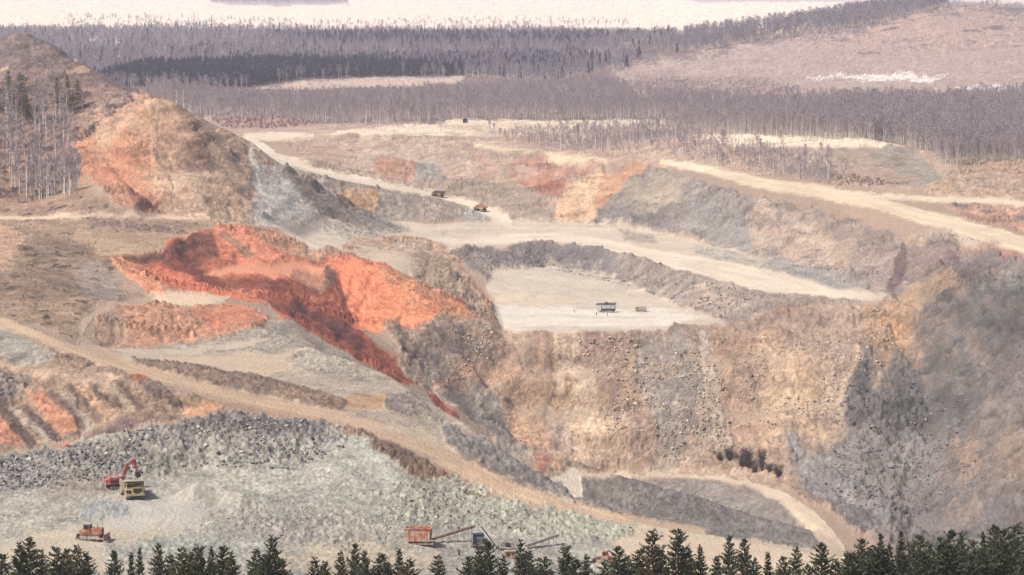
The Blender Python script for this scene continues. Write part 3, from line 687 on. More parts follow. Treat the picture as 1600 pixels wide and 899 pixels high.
region([(660, 600), (740, 600), (790, 640), (800, 690), (860, 735), (800, 710), (720, 640)], (176, 162, 148), (160, 148, 138), 'pit_wall', feather=5, warp=6, gully=(1.2, 8, 50))
region([(680, 590), (730, 565), (800, 562), (880, 560), (900, 580), (800, 596), (720, 604)], (212, 160, 126), (196, 150, 122), 'pit_wall', feather=6, warp=6, gully=(.6, 8, 0))
region([(820, 532), (885, 528), (905, 546), (890, 560), (830, 556)], (170, 140, 118), (140, 120, 104), 'pit_wall', feather=4, warp=5, rough=1.5, rscale=7)
region([(860, 545), (908, 535), (930, 575), (925, 588), (880, 590), (868, 570)], (232, 198, 164), (222, 186, 150), 'pit_wall', feather=3, warp=3, gully=(.5, 6, 10))
region([(780, 598), (860, 588), (930, 592), (965, 640), (950, 680), (890, 640), (800, 640)], (216, 178, 142), (204, 160, 124), 'pit_wall', feather=7, warp=7, speck=((150, 120, 96), .15, 6), gully=(.8, 9, 0))
region([(785, 640), (830, 632), (850, 690), (880, 730), (830, 720), (790, 680)], (208, 168, 134), (194, 154, 122), 'pit_wall', feather=6, warp=6, gully=(.8, 7, 0))
region([(840, 638), (890, 640), (920, 680), (905, 700), (860, 690)], (168, 150, 140), (184, 160, 140), 'pit_wall', feather=6, warp=6, rub=(.8, 3))
region([(900, 660), (960, 660), (980, 720), (900, 735)], (208, 172, 140), (190, 162, 138), 'pit_wall', feather=8, warp=6)
region([(905, 532), (980, 528), (960, 560), (975, 600), (950, 640), (930, 590)], (156, 130, 122), (180, 152, 134), 'pit_wall', feather=5, warp=6, rough=2, rscale=8, rub=(1.2, 4))
region([(965, 590), (1000, 586), (1000, 630), (970, 640)], (206, 166, 122), (190, 152, 118), 'pit_wall', feather=5, warp=6, gully=(.8, 5, 10))
region([(960, 640), (1010, 636), (1030, 680), (980, 695), (950, 675)], (140, 118, 112), (180, 152, 132), 'pit_wall', feather=5, warp=6, rub=(2.2, 4))
region([(1000, 540), (1080, 540), (1110, 600), (1100, 680), (1040, 720), (1020, 620)], (184, 168, 152), (168, 152, 140), 'pit_wall', feather=10, warp=8, rub=(1.4, 4))
region([(1100, 560), (1160, 590), (1150, 660), (1140, 700), (1100, 660)], (180, 148, 128), (166, 138, 122), 'pit_wall', feather=8, warp=8, rub=(1, 4))
region([(1110, 530), (1200, 505), (1260, 500), (1210, 560), (1150, 600), (1110, 575)], (200, 162, 130), (178, 142, 118), 'pit_wall', feather=8, warp=8, gully=(1, 9, -20))
region([(1200, 500), (1350, 480), (1390, 520), (1350, 580), (1250, 560)], (170, 146, 132), (190, 164, 142), 'pit_wall', feather=8, warp=8, rough=2, rscale=9)
region([(1180, 545), (1260, 555), (1250, 600), (1180, 600)], (206, 172, 136), (192, 156, 126), 'pit_wall', feather=8, warp=8, gully=(.8, 8, 0))
region([(1160, 585), (1215, 582), (1230, 612), (1190, 620), (1160, 605)], (158, 146, 140), (140, 130, 128), 'pit_wall', feather=5, warp=6, rough=2, rscale=7)
region([(1360, 490), (1420, 460), (1430, 490), (1390, 535), (1420, 548), (1370, 560), (1340, 530)], (198, 158, 122), (180, 146, 120), 'pit_wall', feather=5, warp=6, rough=2, rscale=8)
region([(1375, 510), (1410, 505), (1420, 535), (1385, 545)], (220, 170, 118), (206, 156, 112), 'pit_wall', feather=4, warp=5, rough=1.5, rscale=6)
region([(1230, 600), (1330, 590), (1320, 650), (1290, 680), (1230, 660)], (200, 168, 136), (184, 154, 130), 'pit_wall', feather=8, warp=8, rub=(1.4, 4))
region([(1140, 620), (1230, 620), (1240, 680), (1160, 690)], (196, 156, 132), (182, 148, 126), 'pit_wall', feather=8, warp=8, gully=(1, 9, 0))
for pts, c1, c2 in (                                                   # scree fans and bare rock, top to bottom
        ([(868, 542), (906, 534), (936, 586), (962, 640), (990, 722), (896, 728), (892, 640), (866, 576)], (226, 196, 166), (208, 176, 146)),
        ([(872, 545), (904, 537), (926, 580), (884, 588)], (240, 212, 182), (230, 200, 168)),
        ([(1096, 528), (1112, 526), (1120, 600), (1140, 720), (1080, 725), (1090, 620)], (196, 180, 162), (180, 162, 146)),
        ([(1190, 548), (1250, 545), (1262, 610), (1250, 680), (1190, 690), (1178, 600)], (216, 184, 150), (200, 166, 136)),
        ([(1300, 560), (1350, 545), (1345, 600), (1310, 660), (1280, 640)], (206, 180, 154), (186, 160, 138)),
        ([(905, 530), (965, 526), (962, 575), (980, 640), (955, 650), (934, 586)], (142, 118, 110), (166, 138, 124)),
        ([(1000, 545), (1070, 535), (1092, 600), (1085, 690), (1040, 712), (1012, 620)], (172, 160, 148), (154, 142, 134)),
        ([(700, 520), (770, 512), (800, 540), (760, 556), (690, 560), (640, 545)], (132, 112, 104), (160, 138, 122)),
        ([(740, 605), (790, 640), (840, 690), (860, 730), (820, 715), (750, 650)], (172, 162, 150), (156, 146, 136)),
        ([(785, 640), (815, 634), (850, 690), (866, 722), (838, 712), (800, 680)], (214, 172, 138), (200, 158, 126))):
    region(pts, c1, c2, 'pit_wall', feather=6, warp=6, mott=.16, rough=1.2, gully=(.9, 9, 0), rub=(.8, 3))
for pts, c1, c2 in (
        ([(760, 545), (800, 536), (850, 552), (905, 548), (900, 558), (850, 562), (770, 562)], (138, 112, 102), (170, 142, 122)),
        ([(778, 594), (830, 588), (862, 582), (866, 590), (830, 596), (786, 606)], (146, 120, 92), (176, 144, 112)),
        ([(786, 628), (850, 612), (920, 612), (960, 622), (950, 632), (880, 626), (800, 640)], (160, 128, 98), (190, 152, 118)),
        ([(925, 636), (942, 634), (944, 648), (928, 648)], (140, 120, 90), (160, 130, 100)),
        ([(1120, 590), (1180, 575), (1240, 585), (1180, 600)], (150, 124, 110), (176, 146, 124)),
        ([(1240, 505), (1300, 500), (1290, 516), (1250, 520)], (140, 122, 112), (160, 140, 126)),
        ([(1130, 512), (1200, 490), (1260, 482), (1210, 498), (1150, 520)], (128, 108, 98), (160, 134, 116))):
    region(pts, c1, c2, 'pit_wall', feather=4, warp=5, rough=2.2, rscale=5, rub=(1.6, 3), speck=((104, 86, 78), .2, 4))
for pts in ([(800, 588, 2.5), (880, 580, 2.5), (960, 575, 2)], [(1010, 573, 1.5), (1150, 563, 2), (1230, 561, 1.5)], [(810, 645, 2), (900, 649, 2.5), (960, 650, 1.5)], [(1080, 650, 1.5), (1200, 649, 2.5), (1320, 640, 2)]):
    ribbon(pts, (208, 184, 156), (190, 166, 140), 'pit_wall', feather=3, warp=3, alpha=.75)
# dark right wall
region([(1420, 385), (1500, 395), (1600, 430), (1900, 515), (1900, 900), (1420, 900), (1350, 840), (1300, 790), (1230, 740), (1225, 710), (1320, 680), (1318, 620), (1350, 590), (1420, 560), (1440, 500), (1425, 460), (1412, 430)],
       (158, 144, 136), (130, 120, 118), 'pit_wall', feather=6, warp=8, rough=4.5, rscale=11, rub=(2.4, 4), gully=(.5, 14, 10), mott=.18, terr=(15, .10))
region([(1425, 390), (1500, 398), (1530, 425), (1500, 460), (1440, 470), (1412, 440)], (142, 122, 120), (160, 138, 130), 'pit_wall', feather=5, warp=6, gully=(2, 8, 30), rough=2)
region([(1480, 410), (1530, 420), (1520, 450), (1495, 458)], (104, 90, 98), (130, 112, 114), 'pit_wall', feather=5, warp=5, rough=2, rscale=6)
region([(1400, 462), (1470, 440), (1510, 460), (1500, 475), (1440, 480)], (190, 158, 124), (170, 142, 120), 'pit_wall', feather=5, warp=5, rough=1.5, rscale=7)
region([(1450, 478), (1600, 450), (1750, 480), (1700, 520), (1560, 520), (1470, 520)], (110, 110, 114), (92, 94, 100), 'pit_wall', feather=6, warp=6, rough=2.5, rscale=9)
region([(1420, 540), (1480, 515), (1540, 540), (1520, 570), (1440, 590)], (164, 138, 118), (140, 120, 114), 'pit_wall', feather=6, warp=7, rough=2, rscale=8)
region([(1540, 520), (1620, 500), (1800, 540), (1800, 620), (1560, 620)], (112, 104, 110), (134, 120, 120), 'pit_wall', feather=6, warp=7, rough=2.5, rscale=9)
region([(1322, 602), (1380, 590), (1400, 610), (1390, 660), (1330, 668)], (116, 110, 116), (136, 128, 128), 'pit_wall', feather=3, warp=5, rough=2, rscale=9)
region([(1390, 600), (1500, 590), (1540, 640), (1460, 700), (1390, 690)], (132, 128, 128), (114, 112, 116), 'pit_wall', feather=8, warp=8, rough=2.5, rscale=10)
region([(1230, 705), (1330, 690), (1420, 690), (1470, 720), (1440, 850), (1340, 830), (1250, 760)], (158, 152, 148), (140, 134, 132), 'pit_wall', feather=8, warp=7, gully=(1.4, 8, 30), rub=(.8, 3))
region([(1470, 700), (1560, 670), (1800, 680), (1800, 760), (1560, 780), (1480, 760)], (156, 140, 130), (134, 122, 116), 'pit_wall', feather=8, warp=8, gully=(1.5, 8, -20), rough=2.5)
region([(1490, 700), (1530, 700), (1530, 740), (1490, 740)], (190, 150, 124), None, 'pit_wall', feather=6, warp=6, alpha=.7)
region([(1560, 700), (1700, 680), (1700, 760), (1570, 770)], (172, 146, 126), (146, 128, 116), 'pit_wall', feather=8, warp=8, rough=2.5)
region([(1390, 780), (1500, 770), (1620, 800), (1620, 880), (1400, 870)], (146, 136, 138), (126, 120, 124), 'pit_wall', feather=8, warp=8, rough=2.5, rscale=9)
region([(1470, 800), (1530, 790), (1530, 830), (1470, 835)], (168, 146, 130), None, 'pit_wall', feather=6, warp=6, alpha=.6)
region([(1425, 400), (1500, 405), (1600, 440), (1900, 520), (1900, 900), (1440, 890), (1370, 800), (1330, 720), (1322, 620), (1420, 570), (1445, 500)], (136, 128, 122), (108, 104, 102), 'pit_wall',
       feather=10, warp=8, mott=.22, speck=((76, 73, 76), .24, 6), rough=4.5, rscale=9, rub=(2.6, 4.5), terr=(15, .25), alpha=.28)  # dark specks colour in the fracture shade that frontal sun leaves out
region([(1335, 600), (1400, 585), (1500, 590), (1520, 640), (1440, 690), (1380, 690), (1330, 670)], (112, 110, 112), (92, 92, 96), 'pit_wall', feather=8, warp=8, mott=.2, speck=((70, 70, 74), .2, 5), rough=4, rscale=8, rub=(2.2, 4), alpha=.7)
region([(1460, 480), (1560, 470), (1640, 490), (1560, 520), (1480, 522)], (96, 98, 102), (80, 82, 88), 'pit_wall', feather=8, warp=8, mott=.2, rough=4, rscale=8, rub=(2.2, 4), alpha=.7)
# lower road and the wall below it
region([(880, 754), (950, 746), (1050, 748), (1160, 760), (1225, 790), (1275, 830), (1290, 860), (1250, 870), (1000, 850), (915, 800)], (156, 148, 140), (140, 132, 126), 'pit_wall', feather=2, warp=2.5, rub=(.5, 2.2), rough=.7, rscale=9, calm=True)
region([(915, 748), (990, 750), (985, 790), (930, 790)], (168, 154, 142), (152, 142, 132), 'pit_wall', feather=5, warp=5, rub=(.4, 2.2), calm=True)
ribbon([(868, 748, 4), (900, 744, 3), (1000, 742, 3.5), (1100, 745, 4), (1170, 755, 5), (1215, 775, 10), (1260, 808, 18), (1300, 850, 24), (1320, 880, 26)], (228, 208, 180), (212, 190, 164))
region([(858, 744), (904, 742), (914, 778), (896, 778), (870, 760)], (236, 222, 198), (224, 206, 182), 'haul_road', feather=2, warp=2, smooth=True)
# --- flats and the bank on the left side of the pit
region([(150, 530), (240, 545), (330, 534), (420, 500), (450, 500), (500, 530), (560, 565), (640, 605), (720, 655), (765, 690), (860, 752), (880, 790), (800, 765), (700, 712), (600, 660), (450, 628), (300, 598), (190, 566)],
       (196, 178, 156), (178, 164, 146), 'mine_bench', feather=2.5, warp=3, mott=.08, band=.5)
region([(260, 540), (360, 520), (440, 515), (460, 540), (400, 555), (290, 550)], (160, 148, 138), (176, 162, 146), 'mine_bench', feather=4, warp=5, rub=(.8, 2.5))
region([(300, 555), (470, 548), (460, 570), (420, 590), (330, 575), (250, 562)], (218, 190, 158), (202, 180, 154), 'mine_bench', feather=5, warp=4, smooth=True, band=.6)
region([(445, 560), (480, 545), (540, 560), (610, 592), (560, 596), (460, 578)], (170, 158, 142), (186, 174, 158), 'mine_bench', feather=4, warp=4, rub=(.8, 2.5), speck=((120, 106, 98), .2, 3))
region([(200, 560), (290, 570), (400, 588), (470, 606), (545, 625), (530, 640), (440, 624), (300, 596), (220, 572)], (164, 136, 112), (136, 114, 102), 'mine_bench', feather=2.5, warp=3.5, rub=(1.2, 2.5), rough=.5)
region([(540, 618), (600, 614), (606, 640), (540, 638)], (212, 170, 126), (196, 156, 118), 'mine_bench', feather=3, warp=4)
region([(600, 612), (645, 612), (690, 655), (640, 650), (606, 640)], (140, 126, 122), (160, 146, 134), 'mine_bench', feather=3, warp=4, rub=(1, 2.5))
region([(690, 668), (760, 690), (840, 740), (880, 760), (900, 790), (840, 770), (760, 735), (700, 700)], (150, 142, 136), (130, 124, 120), 'mine_bench', feather=3, warp=4, rub=(1.2, 2.5), rough=.6)
region([(700, 700), (760, 730), (850, 778), (880, 792), (800, 762), (730, 725)], (178, 148, 122), (150, 128, 112), 'mine_bench', feather=3, warp=3, rub=(.8, 2.5))
region([(668, 612), (690, 624), (718, 650), (700, 648), (676, 630)], (168, 74, 50), (150, 70, 52), 'red_soil_cut', feather=1.5, warp=2)
region([(835, 710), (860, 722), (850, 742), (828, 735)], (206, 140, 112), None, 'pit_wall', feather=3, warp=4)
region([(150, 478), (240, 474), (330, 478), (400, 484), (425, 492), (400, 510), (330, 532), (240, 540), (170, 545), (150, 520)], (206, 152, 116), (196, 132, 98), 'orange_bank', feather=2.5, warp=4, rough=.8, rscale=7, rub=(.6, 2.5), speck=((150, 112, 90), .2, 4))
region([(300, 486), (400, 482), (420, 496), (330, 515)], (218, 120, 80), (206, 130, 92), 'orange_bank', feather=6, warp=6)
region([(150, 478), (190, 476), (200, 530), (160, 540)], (186, 150, 124), (166, 136, 114), 'orange_bank', feather=6, warp=5)
region([(225, 462), (300, 456), (360, 466), (350, 474), (240, 474)], (234, 206, 178), (220, 190, 162), 'mine_bench', feather=2.5, warp=2.5, smooth=True)
ribbon([(240, 468, 6), (180, 476, 5), (145, 488, 8), (125, 510, 14), (118, 530, 16), (150, 552, 12), (200, 566, 8)], (204, 176, 150), (192, 166, 142), 'haul_road', feather=3)
region([(170, 545), (260, 545), (420, 530), (400, 542), (280, 556), (200, 562)], (204, 186, 164), None, 'mine_bench', feather=4, smooth=True)
# --- near haul road, streaked bank
region([(-400, 470), (0, 508), (100, 552), (200, 586), (300, 618), (345, 636), (300, 650), (200, 672), (100, 694), (0, 710), (-400, 735)], (176, 146, 120), (150, 126, 108), 'streaked_bank', feather=3, warp=3, gully=(1.5, 6, -35), mott=.12, rub=(.6, 2))
region([(-400, 480), (0, 510), (100, 556), (60, 572), (0, 560), (-400, 540)], (172, 164, 150), (156, 146, 134), 'streaked_bank', feather=4, warp=4)
region([(-400, 540), (0, 562), (100, 574), (180, 590), (200, 602), (100, 596), (0, 584), (-400, 570)], (204, 172, 142), (184, 154, 130), 'streaked_bank', feather=3, warp=3, band=.6)
region([(-400, 580), (0, 584), (46, 592), (30, 620), (0, 640), (-400, 640)], (112, 100, 98), (150, 134, 124), 'streaked_bank', feather=3, warp=4, rub=(1.6, 2.5))
for pts, c1, c2 in (
        ([(42, 618), (66, 612), (124, 670), (122, 690), (96, 682)], (204, 142, 106), (188, 124, 92)),
        ([(0, 650), (10, 645), (40, 690), (44, 700), (20, 704), (-60, 690)], (204, 140, 106), (188, 126, 96)),
        ([(-400, 640), (-80, 640), (-30, 690), (-100, 700), (-400, 700)], (206, 136, 100), (150, 126, 108)),
        ([(80, 620), (100, 612), (150, 668), (130, 672)], (168, 156, 138), (150, 138, 122)),
        ([(16, 640), (34, 636), (90, 690), (70, 694)], (180, 166, 150), (166, 150, 136)),
        ([(116, 606), (136, 604), (180, 650), (160, 655)], (206, 162, 124), (190, 150, 118)),
        ([(150, 605), (176, 608), (220, 648), (196, 652)], (186, 164, 136), (170, 148, 124)),
        ([(200, 586), (230, 584), (236, 600), (210, 600)], (190, 104, 76), (170, 100, 78)),
        ([(215, 598), (250, 598), (276, 625), (264, 632), (226, 612)], (110, 96, 98), (134, 116, 112)),
        ([(100, 690), (180, 676), (260, 655), (290, 648), (300, 640), (180, 665), (100, 684)], (110, 94, 92), (140, 118, 108))):
    region(pts, c1, c2, 'streaked_bank', feather=3, warp=4, mott=.14, gully=(.8, 4, -35), rub=(.5, 2))
for pts in ([(28, 640), (38, 634), (100, 688), (90, 694)], [(68, 612), (78, 608), (134, 664), (124, 670)], [(100, 608), (111, 604), (160, 652), (150, 660)],
            [(140, 604), (149, 602), (197, 648), (188, 654)], [(178, 603), (188, 602), (226, 642), (214, 650)], [(0, 628), (14, 640), (60, 700), (44, 702), (0, 645)],
            [(236, 606), (246, 602), (285, 632), (272, 640)]):
    region(pts, (104, 86, 80), (132, 108, 96), 'streaked_bank', feather=3, warp=4, mott=.2, rub=(.7, 2))
region([(280, 634), (330, 626), (352, 636), (340, 648), (290, 648)], (206, 150, 108), (190, 140, 106), 'streaked_bank', feather=3, warp=3)
region([(80, 706), (100, 694), (190, 686), (260, 660), (290, 650), (262, 668), (200, 690), (120, 704)], (204, 138, 100), (180, 126, 96), 'streaked_bank', feather=2, warp=2.5)
ribbon([(-400, 394, 5), (-150, 453, 6), (0, 503, 7), (60, 526, 8), (100, 542, 8), (200, 574, 9), (300, 602, 9), (400, 629, 9), (500, 647, 10), (580, 667, 11), (650, 692, 12), (720, 727, 13), (800, 768, 11), (900, 798, 9), (1000, 817, 8), (1100, 836, 8)],
       (216, 184, 148), (202, 170, 138), feather=3, band=.3)
ribbon([(340, 630, 3), (420, 644, 5), (500, 662, 6), (560, 684, 6), (620, 700, 5)], (178, 138, 108), (196, 158, 126), 'haul_road', feather=4, warp=3, alpha=.8)
region([(560, 660), (640, 664), (700, 690), (730, 720), (690, 700), (620, 676)], (206, 184, 156), None, 'haul_road', feather=4, smooth=True)
region([(540, 672), (580, 680), (650, 708), (690, 735), (740, 765), (760, 780), (650, 748), (600, 716)], (156, 126, 104), (124, 102, 92), 'streaked_bank', feather=3, warp=3, rough=.8, rscale=6)
# --- grey rubble heap and quarry floor
region([(-400, 755), (0, 712), (100, 698), (200, 674), (300, 655), (400, 652), (500, 664), (560, 690), (600, 716), (650, 745), (750, 777), (850, 797), (920, 806), (1050, 828), (1200, 850), (1330, 870), (1500, 890), (1900, 925), (1900, 990), (-400, 930)],
       (184, 178, 164), (170, 164, 152), 'quarry_floor', feather=2, warp=2, mott=.08, rub=(.35, 1.4))
region([(-400, 760), (0, 716), (100, 700), (200, 676), (300, 657), (400, 654), (500, 666), (545, 690), (540, 720), (460, 735), (330, 728), (230, 745), (120, 755), (0, 768), (-400, 790)],
       (136, 131, 124), (170, 162, 150), 'rubble_heap', feather=5, warp=6, rub=(2.0, 2.2), rough=.8, rscale=6, speck=((84, 82, 88), .20, 2.5), mott=.15)
region([(270, 658), (330, 655), (420, 656), (520, 672), (500, 688), (400, 674), (280, 676)], (104, 100, 102), (134, 128, 124), 'rubble_heap', feather=4, warp=4, rub=(2.0, 2.2), speck=((78, 78, 86), .2, 2.5))
region([(-400, 772), (0, 735), (60, 722), (110, 730), (100, 760), (0, 770), (-400, 800)], (130, 128, 128), (158, 152, 146), 'rubble_heap', feather=5, warp=5, rub=(1.5, 2.0))
region([(70, 745), (160, 735), (170, 770), (80, 790)], (176, 160, 144), (158, 146, 136), 'quarry_floor', feather=6, warp=6, rub=(.6, 1.6))
region([(300, 740), (420, 735), (540, 700), (580, 710), (640, 760), (560, 790), (420, 790), (340, 770)], (194, 188, 172), (182, 178, 166), 'quarry_floor', feather=8, warp=6, gully=(.6, 5, 30), rub=(.4, 1.4))
region([(530, 695), (562, 700), (640, 760), (600, 760)], (206, 200, 184), (192, 190, 176), 'quarry_floor', feather=4, warp=4)
region([(180, 785), (300, 775), (330, 800), (310, 820), (210, 840), (160, 820)], (204, 196, 184), (192, 184, 174), 'quarry_floor', feather=6, warp=5, smooth=True)
region([(60, 830), (220, 825), (330, 838), (320, 880), (0, 900), (0, 850)], (206, 190, 166), (190, 176, 156), 'quarry_floor', feather=8, warp=5, smooth=True)
region([(160, 850), (330, 835), (450, 860), (330, 880), (180, 878)], (160, 160, 152), (180, 178, 166), 'quarry_floor', feather=8, warp=6, rub=(.8, 1.6))
region([(118, 790), (180, 785), (200, 808), (140, 815)], (150, 152, 150), (174, 172, 164), 'quarry_floor', feather=5, warp=5, rub=(.8, 1.6))
region([(560, 770), (700, 745), (800, 790), (950, 812), (1050, 835), (940, 850), (760, 830), (620, 820)], (186, 182, 164), (170, 168, 152), 'quarry_floor', feather=6, warp=6, rub=(1.4, 2.0), speck=((112, 112, 104), .12, 2))
region([(380, 800), (560, 805), (640, 840), (560, 870), (420, 850), (360, 820)], (180, 172, 160), (162, 156, 146), 'quarry_floor', feather=6, warp=6, rub=(1.2, 1.8))
region([(420, 860), (560, 850), (700, 870), (640, 899), (420, 899)], (202, 184, 160), (186, 172, 152), 'quarry_floor', feather=8, warp=5)
region([(1000, 820), (1100, 834), (1250, 858), (1330, 872), (1500, 895), (1500, 930), (1000, 910), (960, 850)], (222, 200, 172), (206, 184, 160), 'quarry_floor', feather=5, warp=4, smooth=True)
region([(-400, 1000), (1900, 1000), (1900, 1100), (-400, 1100)], (120, 110, 90), (100, 95, 78), 'hillside', feather=8)
sid[(fy < 690)] = (STRUCT.index('hillside') if 'hillside' in STRUCT else 0)
m = fy < 700
col[m] = lin((120, 108, 84)) * (1 + 0.25 * N_mid[m])[:, None]

for pts, c in (([(790, 496, 1), (860, 492, 1.2), (940, 497, 1.2), (1040, 492, 1)], (206, 190, 172)), ([(800, 506, .8), (900, 503, 1), (1000, 504, .8)], (210, 196, 178)), ([(800, 440, 1), (880, 446, 1.2), (960, 462, 1)], (196, 180, 160)),
               ([(840, 470, 1), (930, 476, 1.2), (1010, 488, 1)], (200, 184, 164)), ([(218, 786, 1.5), (262, 806, 1.6), (240, 830, 1.6), (170, 848, 1.5)], (172, 162, 148)), ([(228, 784, 1.2), (276, 806, 1.3), (256, 834, 1.3), (180, 856, 1.2)], (176, 166, 152)),
               ([(700, 362, 1), (820, 360, 1.2), (960, 372, 1)], (206, 188, 166)), ([(900, 376, 1), (1040, 404, 1.4), (1200, 440, 1.6)], (214, 196, 170)), ([(1100, 268, 1), (1300, 306, 1.4), (1450, 344, 1.6), (1600, 388, 2)], (212, 188, 156)),
               ([(420, 240, 1), (520, 275, 1), (690, 308, .8)], (218, 200, 174)), ([(100, 543, 1), (300, 604, 1.2), (500, 649, 1.4), (650, 694, 1.6), (800, 770, 1.4)], (190, 158, 126)), ([(100, 538, .8), (300, 598, 1), (500, 643, 1.2), (650, 687, 1.4), (800, 763, 1.2)], (194, 162, 130))):
    ribbon(pts, c, None, None, feather=1.2, warp=1.5, alpha=.55, lane=0)
# small steep-sided scoop by the mound, sharp hump added to shade it, loader windrows
def bump(px, py, r, h, stretch=1.0):
    p = ground(px, py)
    d2 = ((fx - p.x) / (r * stretch)) ** 2 + ((fy - p.y) / r) ** 2
    k = d2 < 9
    disp[k] += h * np.exp(-d2[k])
bump(372, 788, 9, 3.2, 1.3); bump(308, 779, 2.4, 3.6, 2.2); bump(334, 792, 4, -2.0, 1.2); bump(270, 800, 7, 1.2, 1.5); bump(160, 800, 7, 1.6, 1.4)
bump(250, 770, 5, 1.0); bump(840, 500, 12, .6, 3); bump(1012, 452, 4, 1.5)

KALB = 0.62                      # photographed tone -> reflectance under this light
fz2 = fz + disp
_ff = sid == STRUCT.index('far_field')
col[_ff] *= np.array([1.24, 1.18, 1.06])
col[np.isin(sid, [STRUCT.index(k) for k in ('pit_wall', 'hill_face', 'promontory')])] *= .90
col[sid == STRUCT.index('red_soil_cut')] *= np.array([1.20, 1.30, 1.12])
_l = (col @ np.array([.3, .59, .11]))[:, None]
_sat = ((col.max(1) - col.min(1)) / (col.max(1) + 1e-6))[:, None]
col = col + (_l * np.array([1.05, .99, .93]) - col) * (0.02 + 0.24 * _sat)     # dust on everything
colour = np.clip(col * KALB * np.array([1.0, .985, .965]), 0.01, 0.85)

# ------------------------------------------------------------------ terrain sheet: meshes
def terrain_material():
    m = bpy.data.materials.new("ground")
    m.use_nodes = True
    nt = m.node_tree; n = nt.nodes; l = nt.links
    b = n["Principled BSDF"]; b.inputs["Roughness"].default_value = 0.95
    b.inputs["Specular IOR Level"].default_value = 0.15
    at = n.new("ShaderNodeAttribute"); at.attribute_name = "soil"
    tc = n.new("ShaderNodeNewGeometry")
    mp = n.new("ShaderNodeMapping"); mp.inputs["Scale"].default_value = (1, 0.6, 1)
    l.new(tc.outputs["Position"], mp.inputs[0])
    nz = n.new("ShaderNodeTexNoise"); nz.inputs["Scale"].default_value = 0.9; nz.inputs["Detail"].default_value = 5; nz.inputs["Roughness"].default_value = 0.65
    l.new(mp.outputs[0], nz.inputs["Vector"])
    vo = n.new("ShaderNodeTexVoronoi"); vo.feature = 'DISTANCE_TO_EDGE'; vo.inputs["Scale"].default_value = 0.33
    wob = n.new("ShaderNodeVectorMath"); wob.operation = 'MULTIPLY_ADD'; wob.inputs[1].default_value = (1.6, 1.6, 1.6)
    l.new(nz.outputs["Color"], wob.inputs[0]); l.new(mp.outputs[0], wob.inputs[2]); l.new(wob.outputs[0], vo.inputs["Vector"])
    cr = n.new("ShaderNodeMapRange"); cr.inputs[1].default_value = 0.0; cr.inputs[2].default_value = 0.22; cr.inputs[3].default_value = -0.10; cr.inputs[4].default_value = 0.03
    l.new(vo.outputs["Distance"], cr.inputs[0])
    ms = n.new("ShaderNodeMapRange"); ms.inputs[1].default_value = 0.25; ms.inputs[2].default_value = 0.75; ms.inputs[3].default_value = -0.26; ms.inputs[4].default_value = 0.26
    l.new(nz.outputs[0], ms.inputs[0])
    ad = n.new("ShaderNodeMath"); ad.operation = 'ADD'; l.new(cr.outputs[0], ad.inputs[0]); l.new(ms.outputs[0], ad.inputs[1])
    ga = n.new("ShaderNodeAttribute"); ga.attribute_name = "grain"
    mr = n.new("ShaderNodeMath"); mr.operation = 'MULTIPLY_ADD'; l.new(ad.outputs[0], mr.inputs[0]); l.new(ga.outputs["Fac"], mr.inputs[1]); mr.inputs[2].default_value = 1.0
    mx = n.new("ShaderNodeVectorMath"); mx.operation = 'SCALE'
    l.new(at.outputs["Color"], mx.inputs[0]); l.new(mr.outputs[0], mx.inputs["Scale"])
    l.new(mx.outputs[0], b.inputs["Base Color"])
    bp = n.new("ShaderNodeBump"); bp.inputs["Strength"].default_value = 0.8; bp.inputs["Distance"].default_value = 0.9
    l.new(nz.outputs[0], bp.inputs["Height"]); l.new(bp.outputs[0], b.inputs["Normal"])
    return m
GROUND = terrain_material()

LABELS = {
    'terrain': 'bare brown quarry ground between the benches', 'far_field': 'pale cream fields on the plain along the top edge',
    'forest_floor': 'brown leafless wood floor beyond the quarry', 'clearing': 'pale clearing strips within the far wood',
    'hill': 'dry grass hill slopes with brown scrub', 'snow_patch': 'white snow patches lying below the right hill',
    'plain': 'tan strip of plain along the far brink of the quarry', 'dump': 'spoil dumps beside the upper road at right',
    'hill_face': 'orange and grey cut face of the left hill', 'grassland': 'brown grassy plateau at the left edge',
    'haul_road': 'cream dusty haul roads winding through the quarry', 'pit_wall': 'tan, orange and grey rock walls of the open pit',
    'mine_bench': 'pale flat benches of the mine', 'drill_bench': 'whitish dusty bench where the drill rig stands',
    'promontory': 'tan sloping promontory right of the red soil', 'red_soil_cut': 'bright red soil cut with a long red spill',
    'orange_bank': 'low orange bank inside the road loop', 'streaked_bank': 'brown bank with slanting orange streaks at lower left',
    'rubble_heap': 'dark grey blasted rubble heap behind the excavator', 'quarry_floor': 'grey green quarry floor in the foreground',
    'hillside': 'near hillside carrying the dark pines'}

